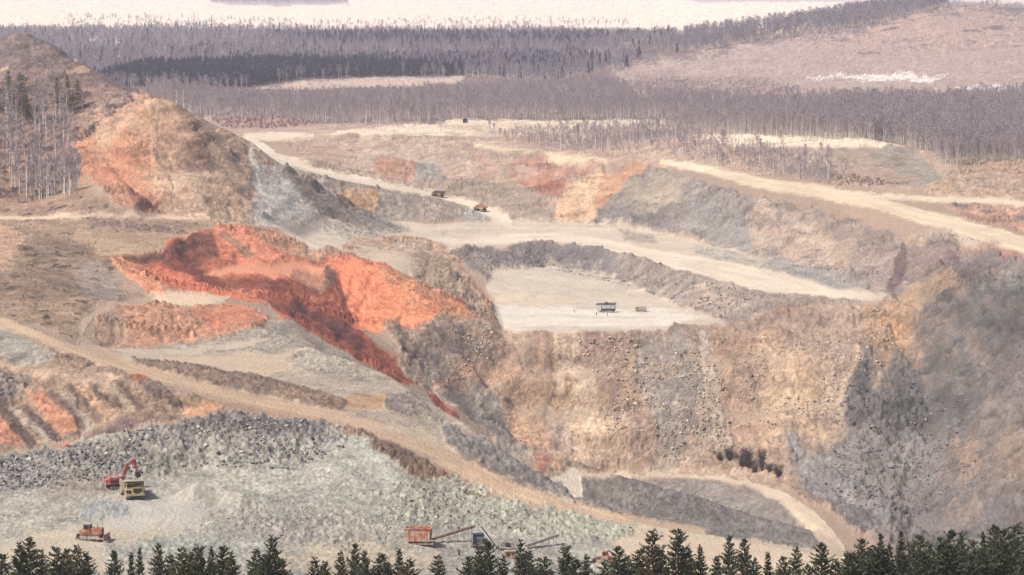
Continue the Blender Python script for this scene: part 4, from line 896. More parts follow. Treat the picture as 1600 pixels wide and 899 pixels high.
def build_terrain():
    idx = np.arange(NV).reshape(NR, NCT)
    q = np.stack([idx[:-1, :-1], idx[:-1, 1:], idx[1:, 1:], idx[1:, :-1]], axis=-1).reshape(-1, 4)
    fsid = sid[q[:, 0]]
    co = np.stack([fx, fy, fz2], axis=1).astype(np.float32)
    out = {}
    for k, name in enumerate(STRUCT):
        f = q[fsid == k]
        if len(f) == 0: continue
        used, inv = np.unique(f.ravel(), return_inverse=True)
        me = bpy.data.meshes.new(name)
        me.vertices.add(len(used)); me.vertices.foreach_set("co", co[used].ravel())
        me.loops.add(len(inv)); me.loops.foreach_set("vertex_index", inv.astype(np.int32))
        me.polygons.add(len(f)); me.polygons.foreach_set("loop_start", np.arange(0, len(inv), 4, dtype=np.int32))
        me.polygons.foreach_set("loop_total", np.full(len(f), 4, np.int32))
        me.polygons.foreach_set("use_smooth", np.ones(len(f), bool))
        me.update(calc_edges=True)
        ca = me.attributes.new("soil", 'FLOAT_COLOR', 'POINT')
        c4 = np.ones((len(used), 4), np.float32); c4[:, :3] = colour[used]
        ca.data.foreach_set("color", c4.ravel())
        me.attributes.new("grain", 'FLOAT', 'POINT').data.foreach_set("value", grain[used].astype(np.float32))
        me.materials.append(GROUND)
        o = bpy.data.objects.new(name, me); COL.objects.link(o)
        tag(o, LABELS.get(name), name.replace('_', ' '), None, 'structure')
        out[name] = o
    return out
TERRAIN = build_terrain()

# finished surface height (with its relief), for standing things on
FZ2 = fz2.reshape(NR, NCT)
def surf(x, y):
    a = x / y * F
    c = int(np.clip(np.searchsorted(AC, a), 1, NCT - 1))
    if abs(AC[c - 1] - a) < abs(AC[c] - a): c -= 1
    return float(np.interp(y, GD[:, c], FZ2[:, c]))

# ------------------------------------------------------------------ materials for things
def mat(name, rgb, rough=0.7, metal=0.0, var=0.18, scale=2.0, dirt=None, dirt_amt=0.0):
    m = bpy.data.materials.new(name); m.use_nodes = True
    nt = m.node_tree; n = nt.nodes; l = nt.links
    b = n["Principled BSDF"]; b.inputs["Roughness"].default_value = rough; b.inputs["Metallic"].default_value = metal
    b.inputs["Specular IOR Level"].default_value = 0.25
    tc = n.new("ShaderNodeTexCoord")
    nz = n.new("ShaderNodeTexNoise"); nz.inputs["Scale"].default_value = scale; nz.inputs["Detail"].default_value = 4
    l.new(tc.outputs["Object"], nz.inputs["Vector"])
    mr = n.new("ShaderNodeMapRange"); mr.inputs[1].default_value = .3; mr.inputs[2].default_value = .7
    mr.inputs[3].default_value = 1 - var; mr.inputs[4].default_value = 1 + var
    l.new(nz.outputs[0], mr.inputs[0])
    oi = n.new("ShaderNodeObjectInfo")
    mr2 = n.new("ShaderNodeMapRange"); mr2.inputs[3].default_value = 1 - var * .6; mr2.inputs[4].default_value = 1 + var * .6
    l.new(oi.outputs["Random"], mr2.inputs[0])
    mm = n.new("ShaderNodeMath"); mm.operation = 'MULTIPLY'
    l.new(mr.outputs[0], mm.inputs[0]); l.new(mr2.outputs[0], mm.inputs[1])
    vm = n.new("ShaderNodeVectorMath"); vm.operation = 'SCALE'; vm.inputs[0].default_value = rgb
    l.new(mm.outputs[0], vm.inputs["Scale"])
    src = vm.outputs[0]
    if dirt:
        mx = n.new("ShaderNodeMix"); mx.data_type = 'RGBA'
        n2 = n.new("ShaderNodeTexNoise"); n2.inputs["Scale"].default_value = scale * .7; n2.inputs["Detail"].default_value = 6
        l.new(tc.outputs["Object"], n2.inputs["Vector"])
        r2 = n.new("ShaderNodeMapRange"); r2.inputs[1].default_value = .62 - dirt_amt; r2.inputs[2].default_value = .85 - dirt_amt
        l.new(n2.outputs[0], r2.inputs[0]); l.new(r2.outputs[0], mx.inputs[0])
        l.new(src, mx.inputs[6]); mx.inputs[7].default_value = (*dirt, 1); src = mx.outputs[2]
    l.new(src, b.inputs["Base Color"])
    return m

M = {
    'birch_bark': mat('birch_bark', (.44, .385, .35), .9, var=.25, scale=.6),
    'birch_bark_near': mat('birch_bark_near', (.58, .52, .47), .9, var=.2, scale=.6),
    'birch_twigs': mat('birch_twigs', (.265, .21, .225), .9, var=.25, scale=.3),
    'birch_twigs_far': mat('birch_twigs_far', (.215, .178, .222), .9, var=.3, scale=.1),  # lilac of the distant haze is mixed into the twig colour
    'bush_twigs': mat('bush_twigs', (.075, .055, .055), .9, var=.3, scale=.5),
    'rust_twigs': mat('rust_twigs', (.27, .17, .14), .9, var=.3, scale=.5),
    'conifer_far': mat('conifer_far', (.034, .044, .066), .9, var=.3, scale=.2),  # needle colour pushed to blue to carry the distant haze
    'pine_needles': mat('pine_needles', (.054, .066, .034), .8, var=.35, scale=1.2),
    'pine_needles_olive': mat('pine_needles_olive', (.075, .070, .032), .8, var=.35, scale=1.2),
    'pine_bark': mat('pine_bark', (.11, .07, .045), .9, var=.25, scale=2),
}

def obj(name, me, parent=None, loc=None):
    o = bpy.data.objects.new(name, me); COL.objects.link(o)
    if parent is not None: o.parent = parent
    if loc is not None: o.location = loc
    return o

def empty(name, loc, rz=0.0, scale=1.0):
    o = bpy.data.objects.new(name, None); COL.objects.link(o)
    o.location = loc; o.rotation_euler = (0, 0, rz); o.scale = (scale,) * 3
    o.empty_display_size = 0.5
    return o

def mesh_from(name, verts, faces, mats, mi=None, smooth=False):
    me = bpy.data.meshes.new(name); me.from_pydata([tuple(v) for v in verts], [], faces)
    for m_ in mats: me.materials.append(m_)
    if mi is not None: me.polygons.foreach_set("material_index", mi)
    if smooth: me.polygons.foreach_set("use_smooth", [True] * len(me.polygons))
    me.update()
    return me

class Geo:
    def __init__(s): s.v = []; s.f = []; s.m = []
    def tube(s, p0, p1, r0, r1, n=5, m=0):
        p0 = Vector(p0); p1 = Vector(p1); d = (p1 - p0).normalized()
        u = d.orthogonal().normalized(); w = d.cross(u); b = len(s.v)
        for p, r in ((p0, r0), (p1, r1)):
            for k in range(n):
                t = 2 * math.pi * k / n
                s.v.append(p + (u * math.cos(t) + w * math.sin(t)) * r)
        for k in range(n):
            s.f.append((b + k, b + (k + 1) % n, b + n + (k + 1) % n, b + n + k)); s.m.append(m)
    def sliver(s, p0, p1, w, rnd, m=0):
        p0 = Vector(p0); p1 = Vector(p1); d = p1 - p0
        side = d.cross(Vector((rnd.uniform(-1, 1), rnd.uniform(-1, 1), rnd.uniform(-.4, .4))))
        if side.length < 1e-4: side = Vector((1, 0, 0))
        side = side.normalized() * w; b = len(s.v)
        s.v += [p0 - side * .5, p0 + side * .5, p1]
        s.f.append((b, b + 1, b + 2)); s.m.append(m)

def birch_meshes(seed, H=17.0, n_twig=230, wid=0.11, crown=None, spread=1.0):
    rnd = random.Random(seed)
    T = Geo(); C = Geo()
    pts = [Vector((0, 0, -1.0))]
    lean = Vector((rnd.uniform(-.06, .06), rnd.uniform(-.06, .06), 0))
    for k in range(1, 6):
        pts.append(Vector((lean.x * H * k / 5 + rnd.uniform(-.15, .15), lean.y * H * k / 5 + rnd.uniform(-.15, .15), H * .93 * k / 5)))
    rad = [.24, .2, .16, .12, .08, .03]
    for k in range(5): T.tube(pts[k], pts[k + 1], rad[k], rad[k + 1], 5)
    def on(t):
        t = t * 5; k = min(4, int(t)); return pts[k].lerp(pts[k + 1], t - k)
    limbs = []
    for k in range(22):
        t = rnd.uniform(.22, .97); a = rnd.uniform(0, 6.28); b = on(t)
        ln = min(1.0, (1.12 - t) * 2.2) * H * .20 * rnd.uniform(.6, 1.25) * spread + .5
        e = b + Vector((math.cos(a) * ln * .62, math.sin(a) * ln * .62, ln * .9))
        T.tube(b, e, .05, .015, 3); limbs.append((b, e))
    for k in range(n_twig):
        b, e = rnd.choice(limbs); p = b.lerp(e, rnd.uniform(.15, 1.0)); a = rnd.uniform(0, 6.28); ln = rnd.uniform(.8, 2.4)
        q = p + Vector((math.cos(a) * ln * .42, math.sin(a) * ln * .42, ln * rnd.uniform(.3, 1.05)))
        C.sliver(p, q, wid * rnd.uniform(.6, 1.5), rnd)
    return T, C

def pine_meshes(seed, H=15.0, w=2.6, dense=1.0):
    rnd = random.Random(seed); T = Geo(); C = Geo(); pw = rnd.uniform(.5, .92); w *= rnd.uniform(.8, 1.2)
    T.tube((0, 0, -1.5), (0, 0, H * .55), .22, .13, 7); T.tube((0, 0, H * .55), (0, 0, H * .99), .13, .02, 5)
    z = H * .16; k = 0
    while z < H * .985:
        t = (z - H * .16) / (H * .84)
        r = w * (1 - t) ** pw * rnd.uniform(.72, 1.12) + .12
        nb = 8 if t < .8 else 5
        for b in range(nb):
            a = 2 * math.pi * (b + rnd.uniform(-.35, .35)) / nb + k * 1.1
            rr = r * rnd.uniform(.62, 1.18); up = rr * rnd.uniform(.10, .48) * (0.6 + t)
            d = Vector((math.cos(a), math.sin(a), 0)); p0 = Vector((0, 0, z + rnd.uniform(-.5, .5) * H * .04)); rr *= rnd.choice((1, 1, 1.15, .6)); p1 = p0 + d * rr + Vector((0, 0, up))
            T.tube(p0, p0.lerp(p1, .9), .035, .012, 3)
            m = max(5, int((6 + rr * 7) * dense))
            for q in range(m):
                s = rnd.uniform(.22, 1.0); c = p0.lerp(p1, s)
                side = Vector((-d.y, d.x, 0)) * rnd.uniform(-1, 1)
                tip = c + (d * rnd.uniform(.1, .75) + side * .7 + Vector((0, 0, rnd.uniform(-.12, .75)))) * (.30 + .22 * rr / max(w, .1)) * rnd.uniform(.7, 1.5)
                C.sliver(c, tip, rnd.uniform(.12, .26), rnd)
                if q % 2 == 0: C.sliver(tip, c + Vector((0, 0, -.05)), rnd.uniform(.10, .2), rnd)
        z += H * .033 * rnd.uniform(.75, 1.25) * (1 - .45 * t); k += 1
    for q in range(10): C.sliver((0, 0, H * .95), (rnd.uniform(-.12, .12), rnd.uniform(-.12, .12), H + rnd.uniform(-.1, .5)), .09, rnd)
    return T, C

def bush_meshes(seed, H=5.0, w=2.2, n=220):
    rnd = random.Random(seed); T = Geo(); C = Geo()
    for k in range(9):
        a = rnd.uniform(0, 6.28); e = Vector((math.cos(a) * w * rnd.uniform(.2, .8), math.sin(a) * w * rnd.uniform(.2, .8), H * rnd.uniform(.55, .95)))
        T.tube((rnd.uniform(-.2, .2), rnd.uniform(-.2, .2), -.4), e, .07, .02, 4)
        for q in range(n // 9):
            p = e * rnd.uniform(.15, 1.0) + Vector((rnd.gauss(0, w * .2), rnd.gauss(0, w * .2), rnd.gauss(0, H * .07))); b = rnd.uniform(0, 6.28); ln = rnd.uniform(.4, 1.1)
            C.sliver(p, p + Vector((math.cos(b) * ln * .8, math.sin(b) * ln * .8, ln * rnd.uniform(-.3, .8))), rnd.uniform(.10, .26), rnd)
    return T, C

# --- woods beyond the quarry (nobody could count them): prototypes scattered by geometry nodes
def scatter_group(coll):
    g = bpy.data.node_groups.new("woods", 'GeometryNodeTree')
    g.interface.new_socket("Geometry", in_out='INPUT', socket_type='NodeSocketGeometry')
    g.interface.new_socket("Geometry", in_out='OUTPUT', socket_type='NodeSocketGeometry')
    n = g.nodes; l = g.links
    gi = n.new("NodeGroupInput"); go = n.new("NodeGroupOutput")
    ci = n.new("GeometryNodeCollectionInfo"); ci.inputs["Collection"].default_value = coll
    ci.inputs["Separate Children"].default_value = True; ci.inputs["Reset Children"].default_value = True
    ip = n.new("GeometryNodeInstanceOnPoints"); ip.inputs["Pick Instance"].default_value = True
    def attr(nm, ty):
        a = n.new("GeometryNodeInputNamedAttribute"); a.data_type = ty; a.inputs["Name"].default_value = nm; return a
    ai = attr("pick", 'INT'); ar = attr("turn", 'FLOAT_VECTOR'); as_ = attr("size", 'FLOAT_VECTOR')
    l.new(gi.outputs[0], ip.inputs["Points"]); l.new(ci.outputs[0], ip.inputs["Instance"])
    l.new(ai.outputs[0], ip.inputs["Instance Index"]); l.new(ar.outputs[0], ip.inputs["Rotation"]); l.new(as_.outputs[0], ip.inputs["Scale"])
    l.new(ip.outputs[0], go.inputs[0])
    return g

def woods(name, label, pts, size, pick, group):
    me = bpy.data.meshes.new(name); k = len(pts)
    me.vertices.add(k); me.vertices.foreach_set("co", np.asarray(pts, np.float32).ravel())
    t = np.zeros((k, 3), np.float32); t[:, 2] = RNG.uniform(0, 6.28, k)
    me.attributes.new("pick", 'INT', 'POINT').data.foreach_set("value", np.asarray(pick, np.int32))
    me.attributes.new("turn", 'FLOAT_VECTOR', 'POINT').data.foreach_set("vector", t.ravel())
    me.attributes.new("size", 'FLOAT_VECTOR', 'POINT').data.foreach_set("vector", np.asarray(size, np.float32).ravel())
    me.update()
    o = obj(name, me); md = o.modifiers.new("woods", 'NODES'); md.node_group = group
    return tag(o, label, "wood", None, "stuff")

proto = bpy.data.collections.new("wood_prototypes")
def add_proto(i, T, C, m0, m1):
    k = len(T.v)
    me = mesh_from("tree_pattern", T.v + C.v, T.f + [tuple(x + k for x in f) for f in C.f], [m0, m1], [0] * len(T.f) + [1] * len(C.f))
    o = bpy.data.objects.new("%02d_tree_pattern" % i, me); proto.objects.link(o)
for i in range(4): add_proto(i, *birch_meshes(100 + i, 17, 330, .10), M['birch_bark'], M['birch_twigs'])            # 0-3 birch
for i in range(4): add_proto(4 + i, *birch_meshes(200 + i, 17, 260, .22, spread=1.3), M['birch_bark'], M['birch_twigs_far'])  # 4-7 far birch
for i in range(3):                                                                                               # 8-10 far conifer
    T, C = pine_meshes(300 + i, 18, 3.0, .22)
    for j in range(60):
        rr = random.Random(j + i * 99); z = rr.uniform(2, 15); r = 2.6 * (1 - z / 18); a = rr.uniform(0, 6.28)
        C.sliver((math.cos(a) * r, math.sin(a) * r, z - .6), (0, 0, z + 2.2), 1.5, rr)
    add_proto(8 + i, T, C, M['pine_bark'], M['conifer_far'])
for i in range(2): add_proto(11 + i, *bush_meshes(400 + i, 5, 2.6, 110), M['bush_twigs'], M['birch_twigs_far'])    # 11-12 brush
for i in range(2): add_proto(13 + i, *bush_meshes(420 + i, 3, 2.0, 90), M['bush_twigs'], M['rust_twigs'])          # 13-14 reddish brush
WG = scatter_group(proto)

def in_map(pts, n, seed=0):      # n random (a, D) inside a map polygon, denser near
    poly = map_poly(pts, 20); rng = np.random.default_rng(seed)
    lo, hi = poly.min(0), poly.max(0); A = []; Q = []; c = 0
    while c < n:
        a = rng.uniform(lo[0], hi[0], n * 3); q = rng.uniform(lo[1], hi[1], n * 3)
        k = inside(poly, a, q); A.append(a[k]); Q.append(q[k]); c += int(k.sum())
    a = np.concatenate(A)[:n]; D = CAMZ * F / np.concatenate(Q)[:n]
    return a, D

def stand(pts, n, kinds, hs=(.8, 1.2), seed=0, wide=1.0):
    a, D = in_map(pts, n, seed); z = zmap(a, D)
    p = np.stack([a * D / F, D, z], 1)
    s = RNG.uniform(hs[0], hs[1], n); sz = np.stack([s * wide, s * wide, s], 1)
    ks, ws = zip(*kinds); ws = np.array(ws) / sum(ws)
    pk = RNG.choice(np.array(ks), n, p=ws)
    return p, sz, pk

def join(*st):
    return np.concatenate([s[0] for s in st]), np.concatenate([s[1] for s in st]), np.concatenate([s[2] for s in st])
BI = [(0, 1), (1, 1), (2, 1), (3, 1)]; FB = [(4, 1), (5, 1), (6, 1), (7, 1)]; CO = [(8, 1), (9, 1), (10, 1)]

# belt of birches along the far brink
b1 = stand([(230, None, 2750), (330, 184), (480, 192), (600, 193), (720, 188), (1040, 188), (1050, 205), (1100, 210), (1400, 222), (1480, 262), (1600, 252), (1900, 256), (1900, 158), (1600, 152),
            (1450, 160), (1300, 162), (1200, 170), (1000, 152), (930, 135), (860, 142), (720, 150), (560, 158), (400, 160), (230, None, 3350)], 13000, BI, (.65, 1.1), 1)
b2 = stand([(1300, 165), (1600, 160), (1900, 160), (1900, 252), (1600, 248), (1490, 256), (1420, 226), (1200, 212)], 2600, BI + FB, (.7, 1.15), 2)
woods("birch_wood", "long belt of bare lilac birches along the far brink of the quarry", *join(b1, b2), WG)
# far mixed wood with dark conifers
f1 = stand([(-400, None, 6600), (60, None, 6900), (300, 42), (520, 48), (800, 46), (1040, 56), (1080, 82), (960, 110), (860, 130), (730, 121), (600, 119), (470, 125), (380, 138), (180, None, 3330), (-400, None, 3330)], 15000, FB + [(8, .2), (9, .15)], (.6, 1.05), 3, 1.35)
f2 = stand([(150, None, 3400), (230, 112), (420, 106), (560, 108), (640, 112), (730, 119), (600, 120), (470, 124), (380, 137)], 2600, CO, (.85, 1.25), 4, 1.1)
f3 = stand([(380, 98), (560, 98), (900, 92), (960, 104), (860, 116), (740, 118), (560, 110)], 1500, CO + FB, (.8, 1.2), 5, 1.1)
f4 = stand([(400, 60), (900, 58), (1000, 62), (900, 72), (560, 76)], 1300, [(8, 1), (9, 1), (4, 1)], (.9, 1.3), 6, 1.3)
ok = lambda s: s
woods("mixed_wood", "wide mixed wood of bare birches and dark conifers across the plain", *join(f1, f2, f3, f4), WG)
# wood on the ridge of the right hill, far strips
h1 = stand([(1040, 80), (1070, 60), (1150, 50), (1250, 38), (1340, 24), (1430, 10), (1500, 6), (1440, 22), (1340, 46), (1200, 63), (1080, 82)], 4200, FB, (1.0, 1.5), 7, 1.15)
h2 = stand([(1500, 5), (1620, 10), (1900, 16), (1900, 22), (1620, 18), (1530, 10)], 900, FB, (.7, 1.1), 8)
woods("ridge_wood", "bare wood running up the ridge of the hill at right", *join(h1, h2), WG)
s1 = stand([(330, -2), (545, 0), (545, 7), (420, 9), (330, 6)], 500, FB, (1.1, 1.6), 9, 2)
s2 = stand([(1040, -4), (1320, -6), (1340, 2), (1100, 4)], 300, FB, (1, 1.5), 10, 2)
s3 = stand([(100, None, 9000), (340, 30), (500, 36), (760, 30), (1000, 36), (1000, 44), (600, 44), (300, 42), (100, None, 7300)], 350, FB, (.5, 1.0), 11, 1.6)
woods("shelter_belt", "thin hazy strips of trees between the pale far fields", *join(s1, s2, s3), WG)
# brush and scrub
g1 = stand([(1000, 122), (1200, 124), (1260, 140), (1200, 160), (1030, 160)], 420, [(11, 1), (12, 1)], (.35, .8), 12)
g2 = stand([(1260, 70), (1420, 34), (1520, 20), (1620, 30), (1900, 34), (1900, 60), (1600, 66), (1480, 76), (1350, 84)], 500, [(11, 1), (12, 1)], (.3, .8), 13)
g3 = stand([(330, 186), (440, 184), (500, 194), (430, 202), (350, 200)], 260, [(13, 1), (14, 1), (11, .5)], (.5, 1.0), 14)
g4 = stand([(760, 212), (860, 206), (960, 200), (1045, 197), (1100, 215), (1200, 236), (1270, 246), (1310, 280), (1290, 288), (1200, 276), (1100, 255), (1020, 243), (940, 248), (850, 234)], 2300, [(0, 1), (1, 1), (2, 1), (3, 1), (13, .7), (14, .5)], (.22, .5), 15)
g5 = stand([(1290, 272), (1350, 276), (1420, 288), (1310, 294)], 130, [(13, 1), (14, 1)], (.4, .7), 16)
woods("scrub", "brown brushwood between the upper road and the far birch belt", *join(g1, g2, g3, g4, g5), WG)
l1 = stand([(-300, 150), (100, 140), (210, 150), (130, 215), (116, 270), (130, 312), (-300, 316)], 500, [(0, 1), (1, 1), (2, 1), (12, .3), (13, 1)], (.25, .6), 17)
l2 = stand([(120, 218), (200, 152), (215, 158), (160, 190), (130, 228)], 60, [(11, 1), (12, 1)], (.4, .8), 18)
l3 = stand([(140, 352), (180, 347), (290, 362), (290, 368), (180, 358)], 90, [(11, 1), (13, 1)], (.25, .5), 19)
l4 = stand([(-300, 360), (120, 362), (180, 400), (150, 470), (60, 500), (-300, 420)], 420, [(11, 1), (12, 1), (13, 1)], (.12, .34), 20)
woods("hill_scrub", "dark low scrub over the left hill and brown plateau", *join(l1, l2, l3, l4), WG)

# --- trees that stand apart, each its own thing
def tree_protos(maker, seeds, m0, m1, **kw):
    out = []
    for s in seeds:
        T, C = maker(s, **kw)
        out.append((mesh_from("trunk", T.v, T.f, [m0], smooth=True), mesh_from("crown", C.v, C.f, [m1])))
    return out

def plant(name, p, protos, scale, label, cat, group, wide=1.0, rnd=random):
    e = empty(name, p, rnd.uniform(0, 6.28)); e.scale = (scale * wide, scale * wide, scale)
    tm, cm = rnd.choice(protos)
    obj("trunk", tm, e); obj("crown", cm, e)
    return tag(e, label, cat, group)

rb = random.Random(5)
BIRCH = tree_protos(birch_meshes, range(500, 508), M['birch_bark_near'], M['birch_twigs'], n_twig=300, wid=.13)
def birches(poly, n, label, group, sc, seed):
    a, D = in_map(poly, n, seed)
    for x, d in zip(a, D):
        X = x * d / F
        plant("birch_tree", (X, d, surf(X, d)), BIRCH, rb.uniform(*sc), label, "birch", group, rnd=rb)
birches([(-60, 175), (60, 178), (115, 185), (110, 230), (118, 262), (125, 306), (60, 312), (-60, 312)], 130, "slim bare birch in the dense stand on the left hillside", "birches on the left hillside", (.95, 1.5), 31)
birches([(270, 176), (330, 186), (480, 193), (600, 194), (700, 190), (700, 185), (480, 186), (300, 168)], 70, "tall pale birch in the front row of the far birch belt", "front row of the far birch belt", (.95, 1.35), 32)
birches([(760, 218), (850, 232), (940, 246), (1020, 242), (1100, 258), (1200, 276), (1290, 288), (1330, 290), (1270, 258), (1180, 240), (1060, 215), (960, 215)], 92, "thin pale birch rising from the scrub behind the upper road", "birches behind the upper road", (.8, 1.25), 33)
birches([(598, 212), (700, 212), (700, 207), (598, 205)], 7, "lone pale birch on the strip left of the dark cabin", "lone birches on the pale strip", (.9, 1.2), 34)

rp = random.Random(11)
PINE_FAR = tree_protos(pine_meshes, range(600, 604), M['pine_bark'], M['pine_needles'], H=23, w=4.0, dense=.9)
for i, (px, py, s, lab) in enumerate((
        (-6, 172, .95, "dark pine at the left edge above the birch stand"), (14, 176, 1.05, "tall dark pine second from the left edge on the hill"),
        (32, 180, 1.05, "broad dark pine right beside the leftmost hill pines"), (42, 196, .8, "dark pine low among birches below the hill pines"),
        (90, 172, .8, "dark pine at left of the rounded clump on the hill"), (106, 176, .95, "tallest dark pine in the rounded clump on the hill"),
        (122, 172, .8, "dark pine at right of the rounded clump on the hill"))):
    p = ground(px, py); plant("pine_tree", (p.x, p.y, surf(p.x, p.y)), PINE_FAR, s, lab, "pine", "pines on the left hill", 1.5, rp)

BUSH = tree_protos(bush_meshes, range(700, 705), M['bush_twigs'], M['bush_twigs'], H=6.0, w=2.6, n=1100)
for px, py, s, wd, lab in ((1124, 719, .55, 1.9, "low dark bush at the left end of the clump above the pit road"), (1139, 716, 1.25, .8, "upright dark bush second from left above the pit road"),
                           (1158, 725, .9, 1.0, "small dark bush left of the thickest bush above the pit road"), (1167, 729, 1.7, .95, "thickest dark bush in the clump above the pit road"),
                           (1178, 738, .7, 1.4, "low dark bush under the thickest one above the pit road"), (1190, 740, 2.1, .5, "tall narrow dark bush above the pit road bend"),
                           (1202, 741, .8, 1.3, "small grey green bush right of the tall narrow one"), (1216, 747, .95, 1.5, "grey green bush at the right end of the clump")):
    p = ground(px, py); plant("bush", (p.x, p.y, surf(p.x, p.y)), BUSH, s, lab, "bush", "bushes above the pit road", wd, rp)

PINE = tree_protos(pine_meshes, range(800, 807), M['pine_bark'], M['pine_needles'], H=15, w=3.9, dense=1.25)
PINE += tree_protos(pine_meshes, range(820, 823), M['pine_bark'], M['pine_needles_olive'], H=15, w=3.6, dense=1.2)
TIPS = [(-30, 850), (2, 862), (30, 846), (46, 838), (64, 858), (88, 852), (104, 858), (120, 850), (134, 862), (178, 858), (205, 862), (218, 856), (248, 850), (266, 866), (284, 855), (298, 862), (310, 850), (330, 852), (348, 854), (362, 862),
        (400, 856), (414, 868), (425, 836), (440, 872), (492, 870), (508, 876), (532, 862), (554, 850), (570, 862), (596, 862), (606, 880), (624, 856), (640, 872), (684, 868), (732, 870), (748, 856), (762, 846), (786, 868), (814, 842), (826, 858),
        (850, 868), (884, 850), (900, 872), (916, 866), (944, 876), (966, 852), (980, 868), (1000, 856), (1020, 826), (1034, 858), (1060, 824), (1076, 856), (1094, 850), (1120, 868), (1140, 834), (1163, 840), (1178, 872), (1200, 862), (1224, 870), (1244, 854),
        (1262, 880), (1284, 846), (1306, 872), (1322, 862), (1346, 842), (1360, 856), (1376, 832), (1390, 850), (1408, 828), (1424, 846), (1438, 834), (1454, 850), (1470, 840), (1486, 826), (1502, 832), (1520, 842), (1536, 830), (1554, 818), (1570, 822), (1588, 816), (1610, 822), (1632, 830)]
ORD = ["", "first", "second", "third", "fourth", "fifth", "sixth", "seventh", "eighth", "ninth", "tenth", "eleventh", "twelfth", "thirteenth", "fourteenth", "fifteenth",
       "sixteenth", "seventeenth", "eighteenth", "nineteenth"]
TENS = {2: ("twenty", "twentieth"), 3: ("thirty", "thirtieth"), 4: ("forty", "fortieth")}
def ordinal(n):
    if n < 20: return ORD[n]
    t, u = divmod(n, 10)
    return TENS[t][1] if u == 0 else TENS[t][0] + "-" + ORD[u]
ntip = len(TIPS)
for i, (px, py) in enumerate(TIPS):
    D = 520 + rp.uniform(-45, 45)
    X = ray_a(px, py) * D / F; zt = CAMZ - D * slope_of(py)
    zb = surf(X, D); h = (zt - zb)
    left = i < ntip // 2
    lab = "dark pine treetop on the bottom edge, %s from the %s end of the row" % (ordinal(i + 1 if left else ntip - i), "left" if left else "right")
    olive = px < 1330 and rp.random() < .25
    pr = PINE[7:] if olive else PINE[:7]
    plant("pine_tree", (X, D, zb), pr, h / 15.2, lab, "pine", "pines along the bottom edge", rp.uniform(.8, 1.3) * 15 / max(h, 10), rp)
# second, denser rank filling the lower edge at the right
k = 0
for px in list(range(1335, 1640, 26)):
    px += rp.uniform(-7, 7); py = 858 + rp.uniform(-8, 14); D = 480 + rp.uniform(-15, 15)
    X = ray_a(px, py) * D / F; zt = CAMZ - D * slope_of(py); zb = surf(X, D); k += 1
    plant("pine_tree", (X, D, zb), PINE[:7], (zt - zb) / 15.2, "low dark pine in front rank at lower right, %s from its left" % ordinal(k), "pine", "front rank of the right pines", 1.2, rp)

# ------------------------------------------------------------------ machines
DUST = tuple(lin((196, 184, 166)) * .62)
def paint(name, rgb, amt=.12, rough=.6): return mat(name, tuple(lin(rgb) * .58), rough, var=.12, scale=.8, dirt=DUST, dirt_amt=amt + .06)
MM = {
    'yellow': paint('yellow_paint', (224, 186, 112), .16), 'cream': paint('cream_paint', (226, 212, 176), .18), 'red': paint('red_paint', (192, 82, 68), .12),
    'orange': paint('orange_paint', (196, 116, 78), .16), 'rust': paint('rusty_orange_paint', (178, 104, 76), .14), 'white': paint('white_paint', (214, 214, 210), .14),
    'blue': paint('blue_grey_paint', (88, 96, 108), .14), 'darkblue': paint('dark_blue_paint', (58, 68, 88), -.14), 'grey': paint('grey_steel', (140, 138, 134), .2),
    'steel': paint('dark_steel', (74, 70, 68), .02), 'rubber': paint('tyre_rubber', (52, 50, 50), .16, .9), 'brown': paint('brown_paint', (110, 66, 54), .06),
    'tan': paint('tan_paint', (176, 160, 140), .16), 'glass': mat('cab_glass', (.02, .025, .03), .15, var=.05), 'green': paint('grey_green_paint', (112, 118, 104), .1),
    'cloth_dark': mat('dark_cloth', (.05, .05, .06), .9), 'skin': mat('skin', (.35, .2, .14), .6), 'cloth_orange': mat('orange_cloth', (.4, .12, .03), .9),
    'belt': mat('conveyor_belt', (.05, .045, .04), .9), 'lamp': mat('lamp_glass', (.7, .68, .6), .2),
}

